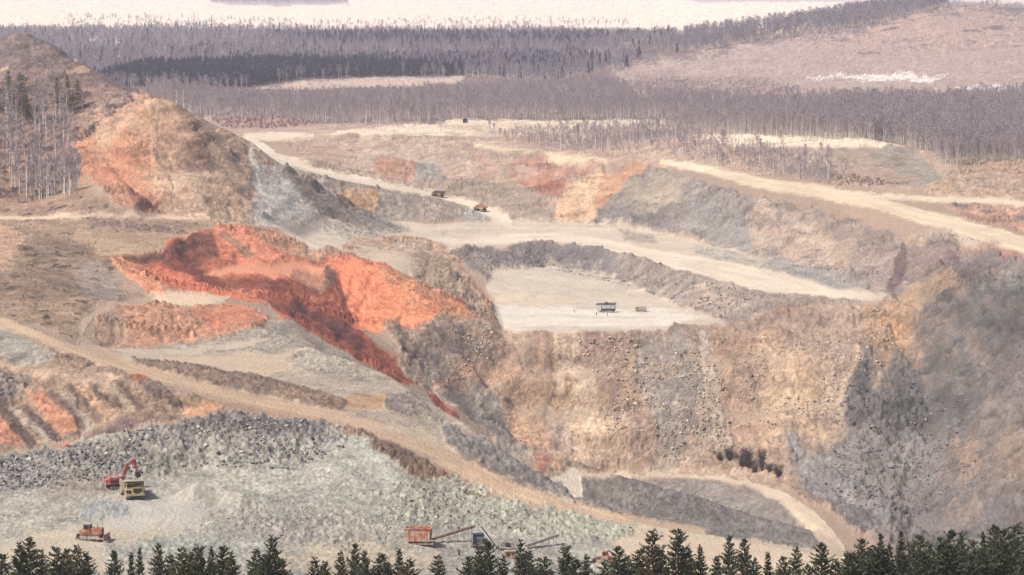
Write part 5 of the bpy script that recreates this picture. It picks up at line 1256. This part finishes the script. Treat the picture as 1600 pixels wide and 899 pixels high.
class Box(Geo):
    def box(s, c, d, taper=(1, 1), rx=0, ry=0, rz=0, bev=.06):
        """box centred at c, size d; taper scales the top; edges chamfered on the uprights"""
        hx, hy, hz = d[0] / 2, d[1] / 2, d[2] / 2
        b = min(bev, hx * .4, hy * .4); R = Matrix.Rotation(rz, 3, 'Z') @ Matrix.Rotation(ry, 3, 'Y') @ Matrix.Rotation(rx, 3, 'X')
        ring = [(-hx + b, -hy), (hx - b, -hy), (hx, -hy + b), (hx, hy - b), (hx - b, hy), (-hx + b, hy), (-hx, hy - b), (-hx, -hy + b)]
        k = len(s.v)
        for z, tx, ty in ((-hz, 1, 1), (hz, taper[0], taper[1])):
            for x, y in ring: s.v.append(R @ Vector((x * tx, y * ty, z)) + Vector(c))
        for i in range(8):
            s.f.append((k + i, k + (i + 1) % 8, k + 8 + (i + 1) % 8, k + 8 + i)); s.m.append(0)
        s.f.append(tuple(k + i for i in reversed(range(8)))); s.m.append(0)
        s.f.append(tuple(k + 8 + i for i in range(8))); s.m.append(0)
        return s
    def cyl(s, c, axis, r, w, n=18, r2=None):
        c = Vector(c); ax = {'x': Vector((1, 0, 0)), 'y': Vector((0, 1, 0)), 'z': Vector((0, 0, 1))}[axis]
        p0, p1 = c - ax * w / 2, c + ax * w / 2; b = len(s.v); r2 = r if r2 is None else r2
        s.tube(p0, p1, r, r2, n)
        s.f.append(tuple(b + i for i in reversed(range(n)))); s.m.append(0); s.f.append(tuple(b + n + i for i in range(n))); s.m.append(0)
        return s
    def bar(s, p0, p1, w, h=None):
        p0 = Vector(p0); p1 = Vector(p1); d = p1 - p0; L = d.length; h = h or w
        q = d.to_track_quat('X', 'Z').to_matrix(); k = len(s.v)
        for x in (0, L):
            for y, z in ((-w / 2, -h / 2), (w / 2, -h / 2), (w / 2, h / 2), (-w / 2, h / 2)): s.v.append(p0 + q @ Vector((x, y, z)))
        for f in ((0, 3, 2, 1), (4, 5, 6, 7), (0, 1, 5, 4), (1, 2, 6, 5), (2, 3, 7, 6), (3, 0, 4, 7)): s.f.append(tuple(k + i for i in f)); s.m.append(0)
        return s
    def prism(s, prof, y0, y1):
        """profile in the x-z plane extruded from y0 to y1"""
        k = len(s.v); n = len(prof)
        for y in (y0, y1):
            for x, z in prof: s.v.append(Vector((x, y, z)))
        for i in range(n): s.f.append((k + i, k + (i + 1) % n, k + n + (i + 1) % n, k + n + i)); s.m.append(0)
        s.f.append(tuple(k + i for i in reversed(range(n)))); s.m.append(0); s.f.append(tuple(k + n + i for i in range(n))); s.m.append(0)
        return s
    def make(s, name, m, parent, smooth=False):
        me = mesh_from(name, s.v, s.f, [MM[m]], smooth=smooth)
        bm = bmesh.new(); bm.from_mesh(me); bmesh.ops.recalc_face_normals(bm, faces=bm.faces[:]); bm.to_mesh(me); bm.free()
        return obj(name, me, parent)

def place(name, px, py, rz, label, cat, group=None, scale=1.0, sink=.08):
    p = ground(px, py)
    e = empty(name, (p.x, p.y, surf(p.x, p.y) - sink), rz, scale)
    return tag(e, label, cat, group)

def flatten(px, py, r):          # machines stand on ground they have levelled
    p = ground(px, py); d2 = (fx - p.x) ** 2 + (fy - p.y) ** 2
    return p

def dump_truck(e, cab, bed, trim):
    """x forward; about 10 m long, 5.6 m wide, 5.4 m high"""
    Box().box((0, 0, 1.5), (8.6, 1.7, .8)).make("chassis", 'steel', e)
    hood = Box().box((3.9, .55, 2.5), (1.9, 3.2, 1.7)).make("engine_hood", cab, e)
    g = Box().box((4.87, .55, 2.45), (.08, 2.4, 1.3)).make("grille", 'steel', hood)
    for y in (-.45, 1.5): Box().cyl((4.93, y, 1.75), 'x', .2, .1, 10).make("headlight", 'lamp', hood)
    Box().box((4.6, 0, 1.35), (.7, 5.2, .5)).make("bumper", cab, e)
    cb = Box().box((3.4, -1.5, 3.55), (1.9, 1.9, 1.9), (.92, .92)).make("cab", cab, e)
    Box().box((4.36, -1.5, 3.85), (.06, 1.5, .9)).make("windscreen", 'glass', cb)
    for y in (-2.47, -.53): Box().box((3.4, y, 3.85), (1.2, .06, .85)).make("side_window", 'glass', cb)
    Box().box((3.5, 0, 2.72), (2.4, 5.3, .12)).make("deck", trim, e)
    Box().bar((4.7, -2.5, 2.8), (4.7, -2.5, 3.7), .06).bar((4.7, 2.5, 2.8), (4.7, 2.5, 3.7), .06).bar((4.7, .2, 3.7), (4.7, 2.5, 3.7), .06).make("handrail", trim, e)
    Box().bar((4.9, 1.9, 1.2), (4.75, 2.3, 2.7), .08).bar((4.9, 1.5, 1.2), (4.75, 1.9, 2.7), .08).make("ladder", trim, e)
    b = Box()
    b.prism([(-4.6, 2.9), (-4.9, 3.4), (2.1, 2.1), (2.5, 2.5), (2.5, 4.9), (2.2, 4.9), (2.1, 2.5), (-4.4, 3.5)], -2.5, 2.5)
    b.prism([(-4.8, 3.3), (2.4, 2.2), (2.4, 4.9), (-4.3, 4.5)], -2.75, -2.5).prism([(-4.8, 3.3), (2.4, 2.2), (2.4, 4.9), (-4.3, 4.5)], 2.5, 2.75)
    bd = b.make("dump_body", bed, e)
    Box().prism([(2.2, 4.7), (4.9, 5.05), (4.9, 5.3), (2.2, 5.0)], -2.75, 2.75).make("canopy", trim, bd)
    for y in (-2.82, 2.82):
        r = Box()
        for x in (-3.2, -1.2, .8): r.box((x, y, 3.6), (.22, .14, 1.5))
        r.make("side_rib", bed, bd)
    for x, ys in ((3.3, (-2.15, 2.15)), (-2.6, (-2.3, -1.35, 1.35, 2.3))):
        for y in ys:
            w = Box().cyl((x, y, 1.3), 'y', 1.3, .85, 20).make("wheel", 'rubber', e)
            if abs(y) > 2: Box().cyl((x, y + (.44 if y > 0 else -.44), 1.3), 'y', .62, .06, 14).make("rim", cab, w)

t1 = place("dump_truck", 207, 776, math.radians(-72), "yellow dump truck with cream canopy facing us beside the red excavator", "dump truck", "dump trucks", 1.08)
dump_truck(t1, 'yellow', 'tan', 'cream')
t2 = place("dump_truck", 685, 308, math.radians(158), "dark dump truck higher up on the far cream ramp, nearer the hill", "dump truck", "dump trucks", .95)
dump_truck(t2, 'brown', 'brown', 'cream')
t3 = place("dump_truck", 751, 331, math.radians(158), "reddish brown dump truck lower on the far cream ramp", "dump truck", "dump trucks", .95)
dump_truck(t3, 'brown', 'rust', 'cream')

def track(e, y, L, h, w, name="track", m='steel'):
    t = Box(); n = 8; prof = []
    for k in range(n + 1): a = math.pi / 2 + math.pi * k / n; prof.append((-L / 2 + h / 2 + math.cos(a) * h / 2, h / 2 + math.sin(a) * h / 2))
    for k in range(n + 1): a = -math.pi / 2 + math.pi * k / n; prof.append((L / 2 - h / 2 + math.cos(a) * h / 2, h / 2 + math.sin(a) * h / 2))
    t.prism(prof, y - w / 2, y + w / 2); tr = t.make(name, m, e)
    side = 1 if y > 0 else -1
    for x in np.linspace(-L / 2 + h / 2, L / 2 - h / 2, 5):
        Box().cyl((x, y + side * w / 2, h / 2), 'y', h * .34, .12, 12).make("roller", 'grey', tr)
    return tr

def excavator(e):
    for y in (-1.75, 1.75): track(e, y, 5.6, 1.2, .8)
    Box().cyl((0, 0, 1.35), 'z', 1.2, .5, 18).make("slew_ring", 'steel', e)
    h = Box().box((-.9, .1, 2.75), (4.2, 3.7, 2.1), (.97, .95)).make("house", 'red', e)
    for k in range(4): Box().box((-2.0 + k * .6, -1.82, 2.9), (.4, .06, 1.1)).make("vent", 'steel', h)
    Box().box((-3.35, .1, 2.4), (1.0, 3.6, 1.5), (.9, .95)).make("counterweight", 'red', e)
    c = Box().box((1.7, 1.25, 2.95), (1.6, 1.3, 2.2), (.85, .95)).make("cab", 'white', e)
    Box().box((2.46, 1.25, 3.1), (.08, 1.05, 1.3), ry=math.radians(-4)).make("windscreen", 'glass', c)
    Box().box((1.75, .58, 3.1), (1.0, .06, 1.1)).make("side_window", 'glass', c)
    b = Box().bar((1.1, -.4, 2.6), (3.2, -.4, 7.4), .75, 1.0).bar((3.2, -.4, 7.3), (5.4, -.4, 8.3), .7, .9).make("boom", 'red', e)
    Box().bar((1.8, -.4, 2.5), (3.3, -.4, 6.1), .28).make("boom_cylinder", 'white', b)
    a = Box().bar((5.1, -.4, 8.9), (6.2, -.4, 4.6), .6, .8).make("stick", 'red', e)
    Box().bar((3.4, -.4, 8.3), (5.2, -.4, 9.0), .26).make("stick_cylinder", 'white', a)
    Box().prism([(5.6, 4.8), (6.6, 4.9), (7.0, 3.9), (6.7, 2.9), (6.2, 2.9), (5.5, 3.6)], -1.3, .5).make("bucket", 'steel', e)
ex = place("excavator", 183, 764, math.radians(22), "red excavator with raised boom loading behind the yellow truck", "excavator", None, 1.0)
excavator(ex)

def bulldozer(e):
    for y in (-1.45, 1.45): track(e, y, 5.4, 1.5, .75)
    Box().box((-.1, 0, 1.3), (5.0, 2.1, 1.0)).make("hull", 'rust', e)
    hd = Box().box((1.5, 0, 2.35), (2.9, 1.7, 1.4), (.98, .85)).make("engine_hood", 'rust', e)
    Box().box((2.96, 0, 2.3), (.08, 1.3, 1.1)).make("grille", 'steel', hd)
    Box().cyl((1.5, .4, 3.4), 'z', .1, .9, 8).make("exhaust", 'steel', hd)
    c = Box().box((-1.0, 0, 2.9), (1.9, 2.0, 2.0), (.86, .86)).make("cab", 'rust', e)
    Box().box((-1.0, 0, 4.0), (2.2, 2.2, .16)).make("roof", 'tan', c)
    for y in (-.98, .98): Box().box((-1.0, y, 3.2), (1.2, .08, .95)).make("side_window", 'glass', c)
    Box().box((-.06, 0, 3.2), (.08, 1.4, .95)).make("windscreen", 'glass', c)
    Box().box((-2.4, 0, 1.9), (1.2, 1.9, 1.0)).make("fuel_tank", 'rust', e)
    n = 6; prof = [(3.9 + .35 * math.sin(math.pi * k / n) * -1 + .15, .1 + 1.7 * k / n) for k in range(n + 1)] + [(4.25 - .35 * math.sin(math.pi * k / n), .1 + 1.7 * k / n) for k in reversed(range(n + 1))]
    Box().prism(prof, -2.3, 2.3).make("blade", 'rust', e)
    for y in (-1.95, 1.95): Box().bar((.3, y, .8), (3.9, y, .7), .28, .35).make("push_arm", 'rust', e)
    rp_ = Box().box((-3.2, 0, 1.3), (.5, 2.0, .5)).make("ripper", 'steel', e)
    for y in (-.8, 0, .8): Box().bar((-3.3, y, 1.4), (-3.7, y, .2), .16, .3).make("ripper_shank", 'steel', rp_)
bd = place("bulldozer", 143, 843, math.radians(-12), "rusty orange bulldozer on the pale floor at lower left", "bulldozer", None, 1.12)
bulldozer(bd)

# crushing plant at the bottom: each unit stands on its own
h = place("feed_hopper", 654, 851, math.radians(-8), "orange feed hopper box of the crushing plant at bottom centre", "hopper", None, 1.0)
b = Box().prism([(-2.9, 1.2), (2.9, 1.2), (3.9, 5.0), (3.6, 5.0), (2.7, 1.5), (-2.7, 1.5), (-3.6, 5.0), (-3.9, 5.0)], -1.6, 1.6)
b.box((-0, -1.7, 3.1), (6.8, .2, 3.8), (1.12, 1)).box((0, 1.7, 3.1), (6.8, .2, 3.8), (1.12, 1)); b.make("bin", 'orange', h)
for x in (-2.6, -.9, .9, 2.6): Box().box((x, -1.86, 3.1), (.22, .16, 3.7)).make("side_rib", 'orange', h)
Box().box((0, -1.88, 4.85), (7.9, .25, .3)).make("rim_beam", 'rust', h)
Box().bar((-3.4, -1.2, .5), (4.4, -1.2, .5), .35, .5).bar((-3.4, 1.2, .5), (4.4, 1.2, .5), .35, .5).make("skid", 'orange', h)
for x in (-2.4, 2.4):
    for y in (-1.3, 1.3): Box().bar((x, y, .4), (x, y, 1.5), .3).make("leg", 'rust', h)

def conveyor(name, p0, p1, z0, z1, label, frame='rust', w=.9, nleg=3):
    a = ground(*p0); b = ground(*p1); z0 += surf(a.x, a.y); z1 += surf(b.x, b.y)
    e = empty(name, (a.x, a.y, z0)); tag(e, label, "conveyor", "conveyors of the crushing plant")
    A = Vector((0, 0, 0)); B = Vector((b.x - a.x, b.y - a.y, z1 - z0)); s = Vector((-B.y, B.x, 0)).normalized() * w / 2
    for sg in (-1, 1):
        Box().bar(A + s * sg, B + s * sg, .14, .4).make("side_rail", frame, e)
    Box().bar(A + Vector((0, 0, .18)), B + Vector((0, 0, .18)), w * .85, .06).make("belt", 'belt', e)
    for k in range(nleg):
        t = .25 + .65 * k / max(1, nleg - 1); p = A.lerp(B, t); gz = surf(a.x + p.x, a.y + p.y) - z0
        if p.z - gz > .4: Box().bar(p + s, Vector((p.x + s.x, p.y + s.y, gz - .2)), .14).bar(p - s, Vector((p.x - s.x, p.y - s.y, gz - .2)), .14).make("trestle", frame, e)
    Box().cyl(B, 'y', .3, w, 12).make("end_drum", 'steel', e)
    return e
conveyor("conveyor", (674, 850), (741, 845), 1.0, 4.2, "rusty conveyor rising right from the orange hopper", 'rust', 1.0)
conveyor("conveyor", (776, 860), (752, 850), .3, 4.6, "white steep conveyor chute beside the blue crusher", 'white', .8, 2)
conveyor("conveyor", (822, 859), (872, 850), .8, 2.6, "grey low conveyor at the right end of the crushing plant", 'grey', .9)

c = place("crusher", 747, 857, math.radians(6), "blue grey crusher between the two conveyors at bottom centre", "crusher", None, 1.0)
Box().box((0, 0, 2.2), (3.6, 2.6, 2.6), (.9, .9)).make("body", 'blue', c)
Box().box((-1.2, -1.36, 2.6), (.9, .12, 2.4), rx=.05).make("side_panel", 'darkblue', c)
Box().box((0, 0, 3.8), (2.6, 2.2, .8), (1.3, 1.2)).make("feed_mouth", 'darkblue', c)
Box().cyl((1.9, -1.4, 2.2), 'y', .9, .3, 18).make("flywheel", 'steel', c)
Box().bar((-2.2, -1, .4), (2.6, -1, .4), .3, .5).bar((-2.2, 1, .4), (2.6, 1, .4), .3, .5).make("frame", 'steel', c)
Box().box((-.2, -.9, 1.0), (1.2, .9, .8)).make("motor", 'brown', c)
c = place("screen_unit", 790, 862, math.radians(-4), "grey screening unit with dark drum right of the white chute", "machine", None, 1.0)
Box().box((0, 0, 2.0), (5.0, 2.2, 1.4), (.95, .9), ry=.12).make("screen_box", 'grey', c)
Box().cyl((.7, -1.25, 1.9), 'y', .75, .4, 18).make("drum", 'steel', c)
for x in (-2.0, 2.0):
    for y in (-.9, .9): Box().bar((x, y, -.1), (x, y, 1.6), .2).make("leg", 'steel', c)
c = place("control_cabin", 797, 873, math.radians(5), "brown control cabin half hidden behind pines under the screen", "cabin", None, .9)
Box().box((0, 0, 1.2), (3.4, 2.2, 2.2)).make("wall", 'rust', c); Box().box((0, 0, 2.38), (3.7, 2.5, .16)).make("roof", 'tan', c)
Box().box((-.7, -1.13, 1.4), (.9, .06, .8)).make("window", 'glass', c); Box().box((.9, -1.13, 1.05), (.8, .06, 1.8)).make("door", 'brown', c)
c = place("fuel_tank", 717, 869, 0, "grey green upright tank below the rusty conveyor", "tank", None, .8)
Box().cyl((0, 0, 1.2), 'z', .5, 2.2, 16).make("shell", 'green', c); Box().cyl((0, 0, 2.38), 'z', .42, .14, 16, .2).make("lid", 'green', c)

def loader(e):
    for x in (-1.6, 1.6):
        for y in (-1.1, 1.1):
            w = Box().cyl((x, y, .85), 'y', .85, .6, 18).make("wheel", 'rubber', e); Box().cyl((x, y * 1.28, .85), 'y', .4, .06, 12).make("rim", 'orange', w)
    Box().box((-1.7, 0, 1.75), (2.4, 1.8, 1.2), (.95, .9)).make("engine_hood", 'orange', e)
    c = Box().box((.1, 0, 2.5), (1.4, 1.6, 1.9), (.88, .9)).make("cab", 'orange', e)
    for y in (-.8, .8): Box().box((.1, y, 2.8), (1.0, .06, .9)).make("side_window", 'glass', c)
    for y in (-.7, .7): Box().bar((.8, y, 2.0), (3.3, y, 1.1), .2, .3).make("lift_arm", 'orange', e)
    Box().prism([(3.0, .3), (4.3, .2), (4.2, .4), (3.4, .6), (3.2, 1.4), (3.0, 1.4)], -1.4, 1.4).make("bucket", 'steel', e)
l = place("wheel_loader", 946, 880, math.radians(160), "orange wheel loader glimpsed between the pines right of centre", "loader", None, 1.05)
loader(l)

def drill_rig(e):
    for y in (-1.2, 1.2): track(e, y, 5.4, 1.1, .6)
    h = Box().box((1.1, 0, 2.0), (6.2, 3.0, 2.2), (.98, .95)).make("machine_house", 'darkblue', e)
    for k in range(3): Box().box((-.9 + k * 2.0, -1.5, 2.45), (1.7, .1, 1.1)).make("door", 'white', h)
    Box().box((1.1, 0, 3.18), (6.1, 2.8, .2)).make("roof", 'white', h)
    c = Box().box((-3.1, -.5, 2.0), (2.1, 2.0, 2.4), (.9, .92)).make("cab", 'white', e)
    Box().box((-3.9, -.5, 2.5), (.06, 1.3, 1.0)).make("windscreen", 'glass', c); Box().box((-3.0, -1.36, 2.5), (1.2, .06, .9)).make("side_window", 'glass', c)
    m = Box().bar((-4.6, .6, 3.2), (4.6, .6, 3.7), .3).bar((-4.6, .1, 3.2), (4.6, .1, 3.7), .3).bar((-4.4, .6, 3.8), (4.6, .6, 4.3), .25).bar((-4.4, .1, 3.8), (4.6, .1, 4.3), .25).make("mast", 'darkblue', e)
    for k in range(10):
        t = k / 10; x = -4.4 + 9.0 * t; z = 3.25 + .5 * t
        Box().bar((x, .35, z), (x + .9, .35, z + .8), .3).make("lattice", 'darkblue', m)
    Box().box((.2, .35, 4.0), (1.6, 1.1, 1.3)).make("rotary_head", 'steel', m)
    Box().bar((-.6, .35, 3.1), (.4, .35, 4.3), .25).make("mast_rest", 'steel', e)
    Box().box((.2, 0, 1.0), (7.4, 2.6, .6)).make("deck", 'darkblue', e)
d = place("drill_rig", 947, 488, math.radians(-6), "blue and white drill rig with lowered mast on the pale bench", "drill rig", None, 1.2)
drill_rig(d)
v = place("truck", 1001, 487, math.radians(170), "small dusty tan truck to the right of the drill rig", "truck", None, 1.0)
Box().box((0, 0, .75), (5.6, 1.3, .3)).make("chassis", 'steel', v)
c_ = Box().box((2.0, 0, 1.75), (1.6, 2.1, 1.7), (.86, .92)).make("cab", 'tan', v)
Box().box((2.74, 0, 2.0), (.06, 1.7, .7), ry=-.12).make("windscreen", 'glass', c_)
for y in (-1.03, 1.03): Box().box((2.1, y, 2.0), (.8, .06, .65)).make("side_window", 'glass', c_)
Box().box((-1.0, 0, 1.9), (4.0, 2.2, 1.9), (.98, .92)).make("cargo_box", 'tan', v)
for x in (1.9, -.9, -2.0):
    for y in (-.95, .95): Box().cyl((x, y, .5), 'y', .5, .35, 14).make("wheel", 'rubber', v)
c = place("cabin", 727, 192, 0, "small dark cabin standing at the edge of the far birch belt", "cabin", None, 1.3)
Box().box((0, 0, 1.3), (3.2, 2.4, 2.4)).make("wall", 'darkblue', c); Box().prism([(-1.9, 2.5), (1.9, 2.5), (0, 3.3)], -1.4, 1.4).make("roof", 'steel', c)
Box().box((-.6, -1.23, 1.4), (.8, .06, .8)).make("window", 'glass', c); Box().box((.8, -1.23, 1.1), (.8, .06, 1.9)).make("door", 'brown', c)

def person(px, py, rz, label, coat):
    p = ground(px, py)
    J = {'pel': (0, 0, .95), 'che': (0, -.02, 1.3), 'nec': (0, -.02, 1.5), 'hea': (0, 0, 1.62), 'top': (0, 0, 1.74),
         'ls': (.19, 0, 1.43), 'le': (.27, .02, 1.14), 'lh': (.26, .1, .88), 'rs': (-.19, 0, 1.43), 're': (-.27, .02, 1.14), 'rh': (-.25, .12, .9),
         'lk': (.11, .03, .5), 'la': (.12, 0, .08), 'lt': (.12, .16, .04), 'rk': (-.11, .03, .5), 'ra': (-.12, 0, .08), 'rt': (-.12, .16, .04)}
    E = [('pel', 'che'), ('che', 'nec'), ('nec', 'hea'), ('hea', 'top'), ('che', 'ls'), ('ls', 'le'), ('le', 'lh'), ('che', 'rs'), ('rs', 're'), ('re', 'rh'),
         ('pel', 'lk'), ('lk', 'la'), ('la', 'lt'), ('pel', 'rk'), ('rk', 'ra'), ('ra', 'rt')]
    Rr = {'pel': .16, 'che': .18, 'nec': .07, 'hea': .11, 'top': .08, 'ls': .085, 'le': .06, 'lh': .05, 'rs': .085, 're': .06, 'rh': .05, 'lk': .085, 'la': .06, 'lt': .05, 'rk': .085, 'ra': .06, 'rt': .05}
    ks = list(J); me = bpy.data.meshes.new("person"); me.from_pydata([J[k] for k in ks], [(ks.index(a), ks.index(b)) for a, b in E], [])
    o = obj("person", me, None, (p.x, p.y, surf(p.x, p.y))); o.rotation_euler = (0, 0, rz)
    md = o.modifiers.new("skin", 'SKIN'); sv = me.skin_vertices[0].data
    for i, k in enumerate(ks): sv[i].radius = (Rr[k], Rr[k])
    sv[0].use_root = True
    o.modifiers.new("smooth", 'SUBSURF').levels = 1; o.modifiers[-1].render_levels = 1
    me.materials.append(MM[coat])
    hat = Box().cyl((0, 0, 1.76), 'z', .13, .12, 12, .09); hat.make("helmet", 'cloth_orange', o)
    tag(o, label, "person", "people on the drill bench")
person(932, 493, 3.0, "person in dark clothes standing left of the drill rig", 'cloth_dark')
person(949, 494, 2.2, "person in dark clothes standing in front of the drill rig", 'cloth_dark')
person(897, 489, 0.5, "lone person in dark clothes well left of the drill rig", 'cloth_dark')

# ------------------------------------------------------------------ boulders and rubble
def rock_mesh(seed):
    rnd = random.Random(seed); bm = bmesh.new(); bmesh.ops.create_icosphere(bm, subdivisions=1, radius=1.0)
    sx, sy, sz = rnd.uniform(.8, 1.3), rnd.uniform(.7, 1.1), rnd.uniform(.5, .85)
    for v in bm.verts:
        k = rnd.uniform(.72, 1.18); v.co = Vector((v.co.x * sx, v.co.y * sy, v.co.z * sz)) * k
    me = bpy.data.meshes.new("boulder"); bm.to_mesh(me); bm.free(); return me
ROCKS = {}
for key, rgb in (('grey', (158, 152, 146)), ('dark', (104, 102, 108)), ('pale', (206, 198, 184)), ('tan', (190, 166, 142)), ('red', (150, 116, 104))):
    mt = mat(key + '_rock', tuple(lin(rgb) * KALB), .95, var=.2, scale=1.5); ROCKS[key] = []
    for s in range(5):
        me = rock_mesh(900 + s + 10 * len(ROCKS)); me.materials.append(mt); ROCKS[key].append(me)

rr = random.Random(21)
def boulders(parent, poly, n, size, kinds, seed):
    a, D = in_map(poly, n, seed)
    par = TERRAIN[parent]
    for x, d in zip(a, D):
        X = x * d / F; k = rr.choice(kinds); s = rr.uniform(*size) * rr.choice((.7, 1, 1, 1.3))
        o = obj("boulder", rr.choice(ROCKS[k]), par, (X, d, surf(X, d) + s * .12)); o.scale = (s, s, s)
        o.rotation_euler = (rr.uniform(-.4, .4), rr.uniform(-.4, .4), rr.uniform(0, 6.28))
boulders('rubble_heap', [(120, 700), (210, 680), (320, 662), (420, 658), (520, 675), (545, 705), (460, 730), (330, 725), (230, 742), (0, 760), (0, 722)], 130, (.45, 1.0), ['grey', 'dark', 'dark', 'pale'], 51)
boulders('quarry_floor', [(560, 770), (700, 748), (800, 790), (950, 815), (1040, 838), (940, 848), (760, 828), (620, 820)], 90, (.3, .7), ['grey', 'pale', 'pale', 'dark'], 52)
boulders('quarry_floor', [(330, 800), (560, 810), (640, 835), (560, 860), (400, 850)], 30, (.3, .7), ['grey', 'pale'], 53)
boulders('pit_wall', [(960, 640), (1010, 636), (1030, 680), (980, 695)], 20, (.8, 1.8), ['pale', 'tan', 'red'], 54)
boulders('pit_wall', [(1085, 448), (1150, 455), (1170, 468), (1120, 492), (1075, 480)], 14, (.7, 1.5), ['tan', 'grey'], 55)
boulders('pit_wall', [(1250, 620), (1320, 610), (1310, 650), (1250, 665)], 12, (.7, 1.5), ['pale', 'tan'], 56)
boulders('streaked_bank', [(-40, 590), (45, 596), (30, 618), (-40, 632)], 24, (.5, 1.1), ['dark', 'grey'], 57)
print("boulders", sum(o.name.startswith("boulder") for o in COL.objects))

def rubble(name, label, specs):
    """loose stones past counting, joined into one piece of ground cover"""
    base = []
    for s in range(6):
        me = rock_mesh(990 + s); base.append((np.array([v.co[:] for v in me.vertices]), np.array([p.vertices[:] for p in me.polygons]))); bpy.data.meshes.remove(me)
    V, Fc, C = [], [], []; off = 0
    for poly, n, size, tones, seed in specs:
        a, D = in_map(poly, n * 2, seed); rng = np.random.default_rng(seed)
        keep = fbm(a * D / F / 18, D / 12, 3, 91) > .02                # stones lie in drifts
        for x, d in zip(a[keep], D[keep]):
            X = x * d / F; z = surf(X, d); bv, bf = base[rng.integers(6)]; s = size[0] * (size[1] / size[0]) ** (rng.random() ** 2.2)
            t = rng.uniform(0, 6.28); R = np.array([[math.cos(t), -math.sin(t), 0], [math.sin(t), math.cos(t), 0], [0, 0, 1]])
            V.append(bv @ R.T * s + (X, d, z + .1 * s)); Fc.append(bf + off); off += len(bv)
            C.append(np.tile(lin(tones[rng.integers(len(tones))]) * KALB * rng.uniform(.85, 1.1), (len(bv), 1)))
    V = np.concatenate(V); Fc = np.concatenate(Fc); C = np.concatenate(C)
    me = bpy.data.meshes.new(name); me.vertices.add(len(V)); me.vertices.foreach_set("co", V.astype(np.float32).ravel())
    me.loops.add(Fc.size); me.loops.foreach_set("vertex_index", Fc.astype(np.int32).ravel())
    me.polygons.add(len(Fc)); me.polygons.foreach_set("loop_start", np.arange(0, Fc.size, 3, dtype=np.int32)); me.polygons.foreach_set("loop_total", np.full(len(Fc), 3, np.int32))
    me.update(calc_edges=True)
    ca = me.attributes.new("soil", 'FLOAT_COLOR', 'POINT'); c4 = np.ones((len(V), 4), np.float32); c4[:, :3] = C; ca.data.foreach_set("color", c4.ravel())
    me.materials.append(GROUND)
    tag(obj(name, me), label, "rubble", None, "stuff")
G3 = [(160, 154, 148), (120, 116, 118), (96, 94, 100), (196, 188, 176), (146, 142, 138)]
rubble("heap_stones", "small grey stones littering the heap and the near floor", [
    ([(-60, 735), (110, 700), (210, 678), (320, 660), (420, 656), (520, 670), (550, 700), (460, 735), (330, 730), (230, 746), (120, 760), (-60, 775)], 3600, (.12, .75), G3, 71),
    ([(540, 770), (700, 745), (800, 788), (950, 812), (1050, 835), (940, 850), (760, 830), (600, 825)], 2600, (.10, .5), [(196, 192, 176), (170, 168, 154), (120, 120, 112), (206, 200, 186)], 72),
    ([(330, 760), (560, 790), (650, 835), (560, 870), (300, 840)], 1300, (.08, .4), [(190, 184, 170), (150, 146, 138), (206, 198, 184)], 73),
    ([(60, 740), (160, 735), (190, 770), (120, 815), (0, 830), (-60, 790)], 700, (.08, .4), G3, 74),
    ([(160, 850), (330, 838), (450, 858), (330, 880), (180, 878)], 600, (.08, .4), G3, 75)])
T3 = [(206, 184, 160), (170, 146, 130), (190, 166, 142), (150, 130, 118), (222, 206, 186)]
rubble("wall_stones", "loose stones strewn down the tan pit wall and benches", [
    ([(900, 530), (1000, 530), (1110, 560), (1150, 640), (1120, 720), (1020, 720), (950, 690), (930, 600)], 1700, (.25, 1.1), T3, 81),
    ([(1150, 520), (1380, 490), (1400, 560), (1320, 650), (1240, 700), (1150, 680)], 1300, (.25, 1.0), T3, 82),
    ([(610, 530), (760, 515), (820, 550), (700, 600)], 700, (.25, .9), T3, 83),
    ([(700, 398), (860, 386), (1000, 410), (1180, 462), (1130, 500), (1000, 452), (850, 418), (750, 424)], 1200, (.3, 1.1), [(150, 140, 134), (120, 112, 112), (180, 168, 156)], 84),
    ([(500, 346), (610, 346), (640, 362), (590, 370), (510, 364)], 300, (.3, 1.0), [(170, 160, 150), (130, 122, 116), (200, 190, 176)], 85),
    ([(1320, 610), (1500, 600), (1540, 760), (1420, 840), (1260, 740)], 1300, (.3, 1.2), [(130, 124, 126), (100, 96, 102), (160, 150, 146)], 86),
    ([(560, 410), (640, 430), (740, 485), (640, 500)], 500, (.2, .7), [(206, 150, 112), (180, 120, 90), (220, 180, 146)], 87)])

# ------------------------------------------------------------------ the air
def haze():
    bm = bmesh.new(); bmesh.ops.create_cube(bm, size=1.0)
    for v in bm.verts:
        v.co = Vector((v.co.x * 16000, 9900 + v.co.y * 20600, -135 + (v.co.z + 0.5) * 290))
    me = bpy.data.meshes.new("haze"); bm.to_mesh(me); bm.free()
    m = bpy.data.materials.new("haze"); m.use_nodes = True
    nt = m.node_tree; nt.nodes.clear()
    out = nt.nodes.new("ShaderNodeOutputMaterial"); v = nt.nodes.new("ShaderNodeVolumePrincipled")
    v.inputs["Color"].default_value = (0.88, 0.875, 0.97, 1)
    v.inputs["Density"].default_value = 5e-5
    v.inputs["Anisotropy"].default_value = 0.2
    nt.links.new(v.outputs[0], out.inputs["Volume"])
    me.materials.append(m)
    o = bpy.data.objects.new("haze", me); COL.objects.link(o)
    tag(o, "pale bluish haze lying over the quarry and plain", "haze", None, "stuff")
haze()
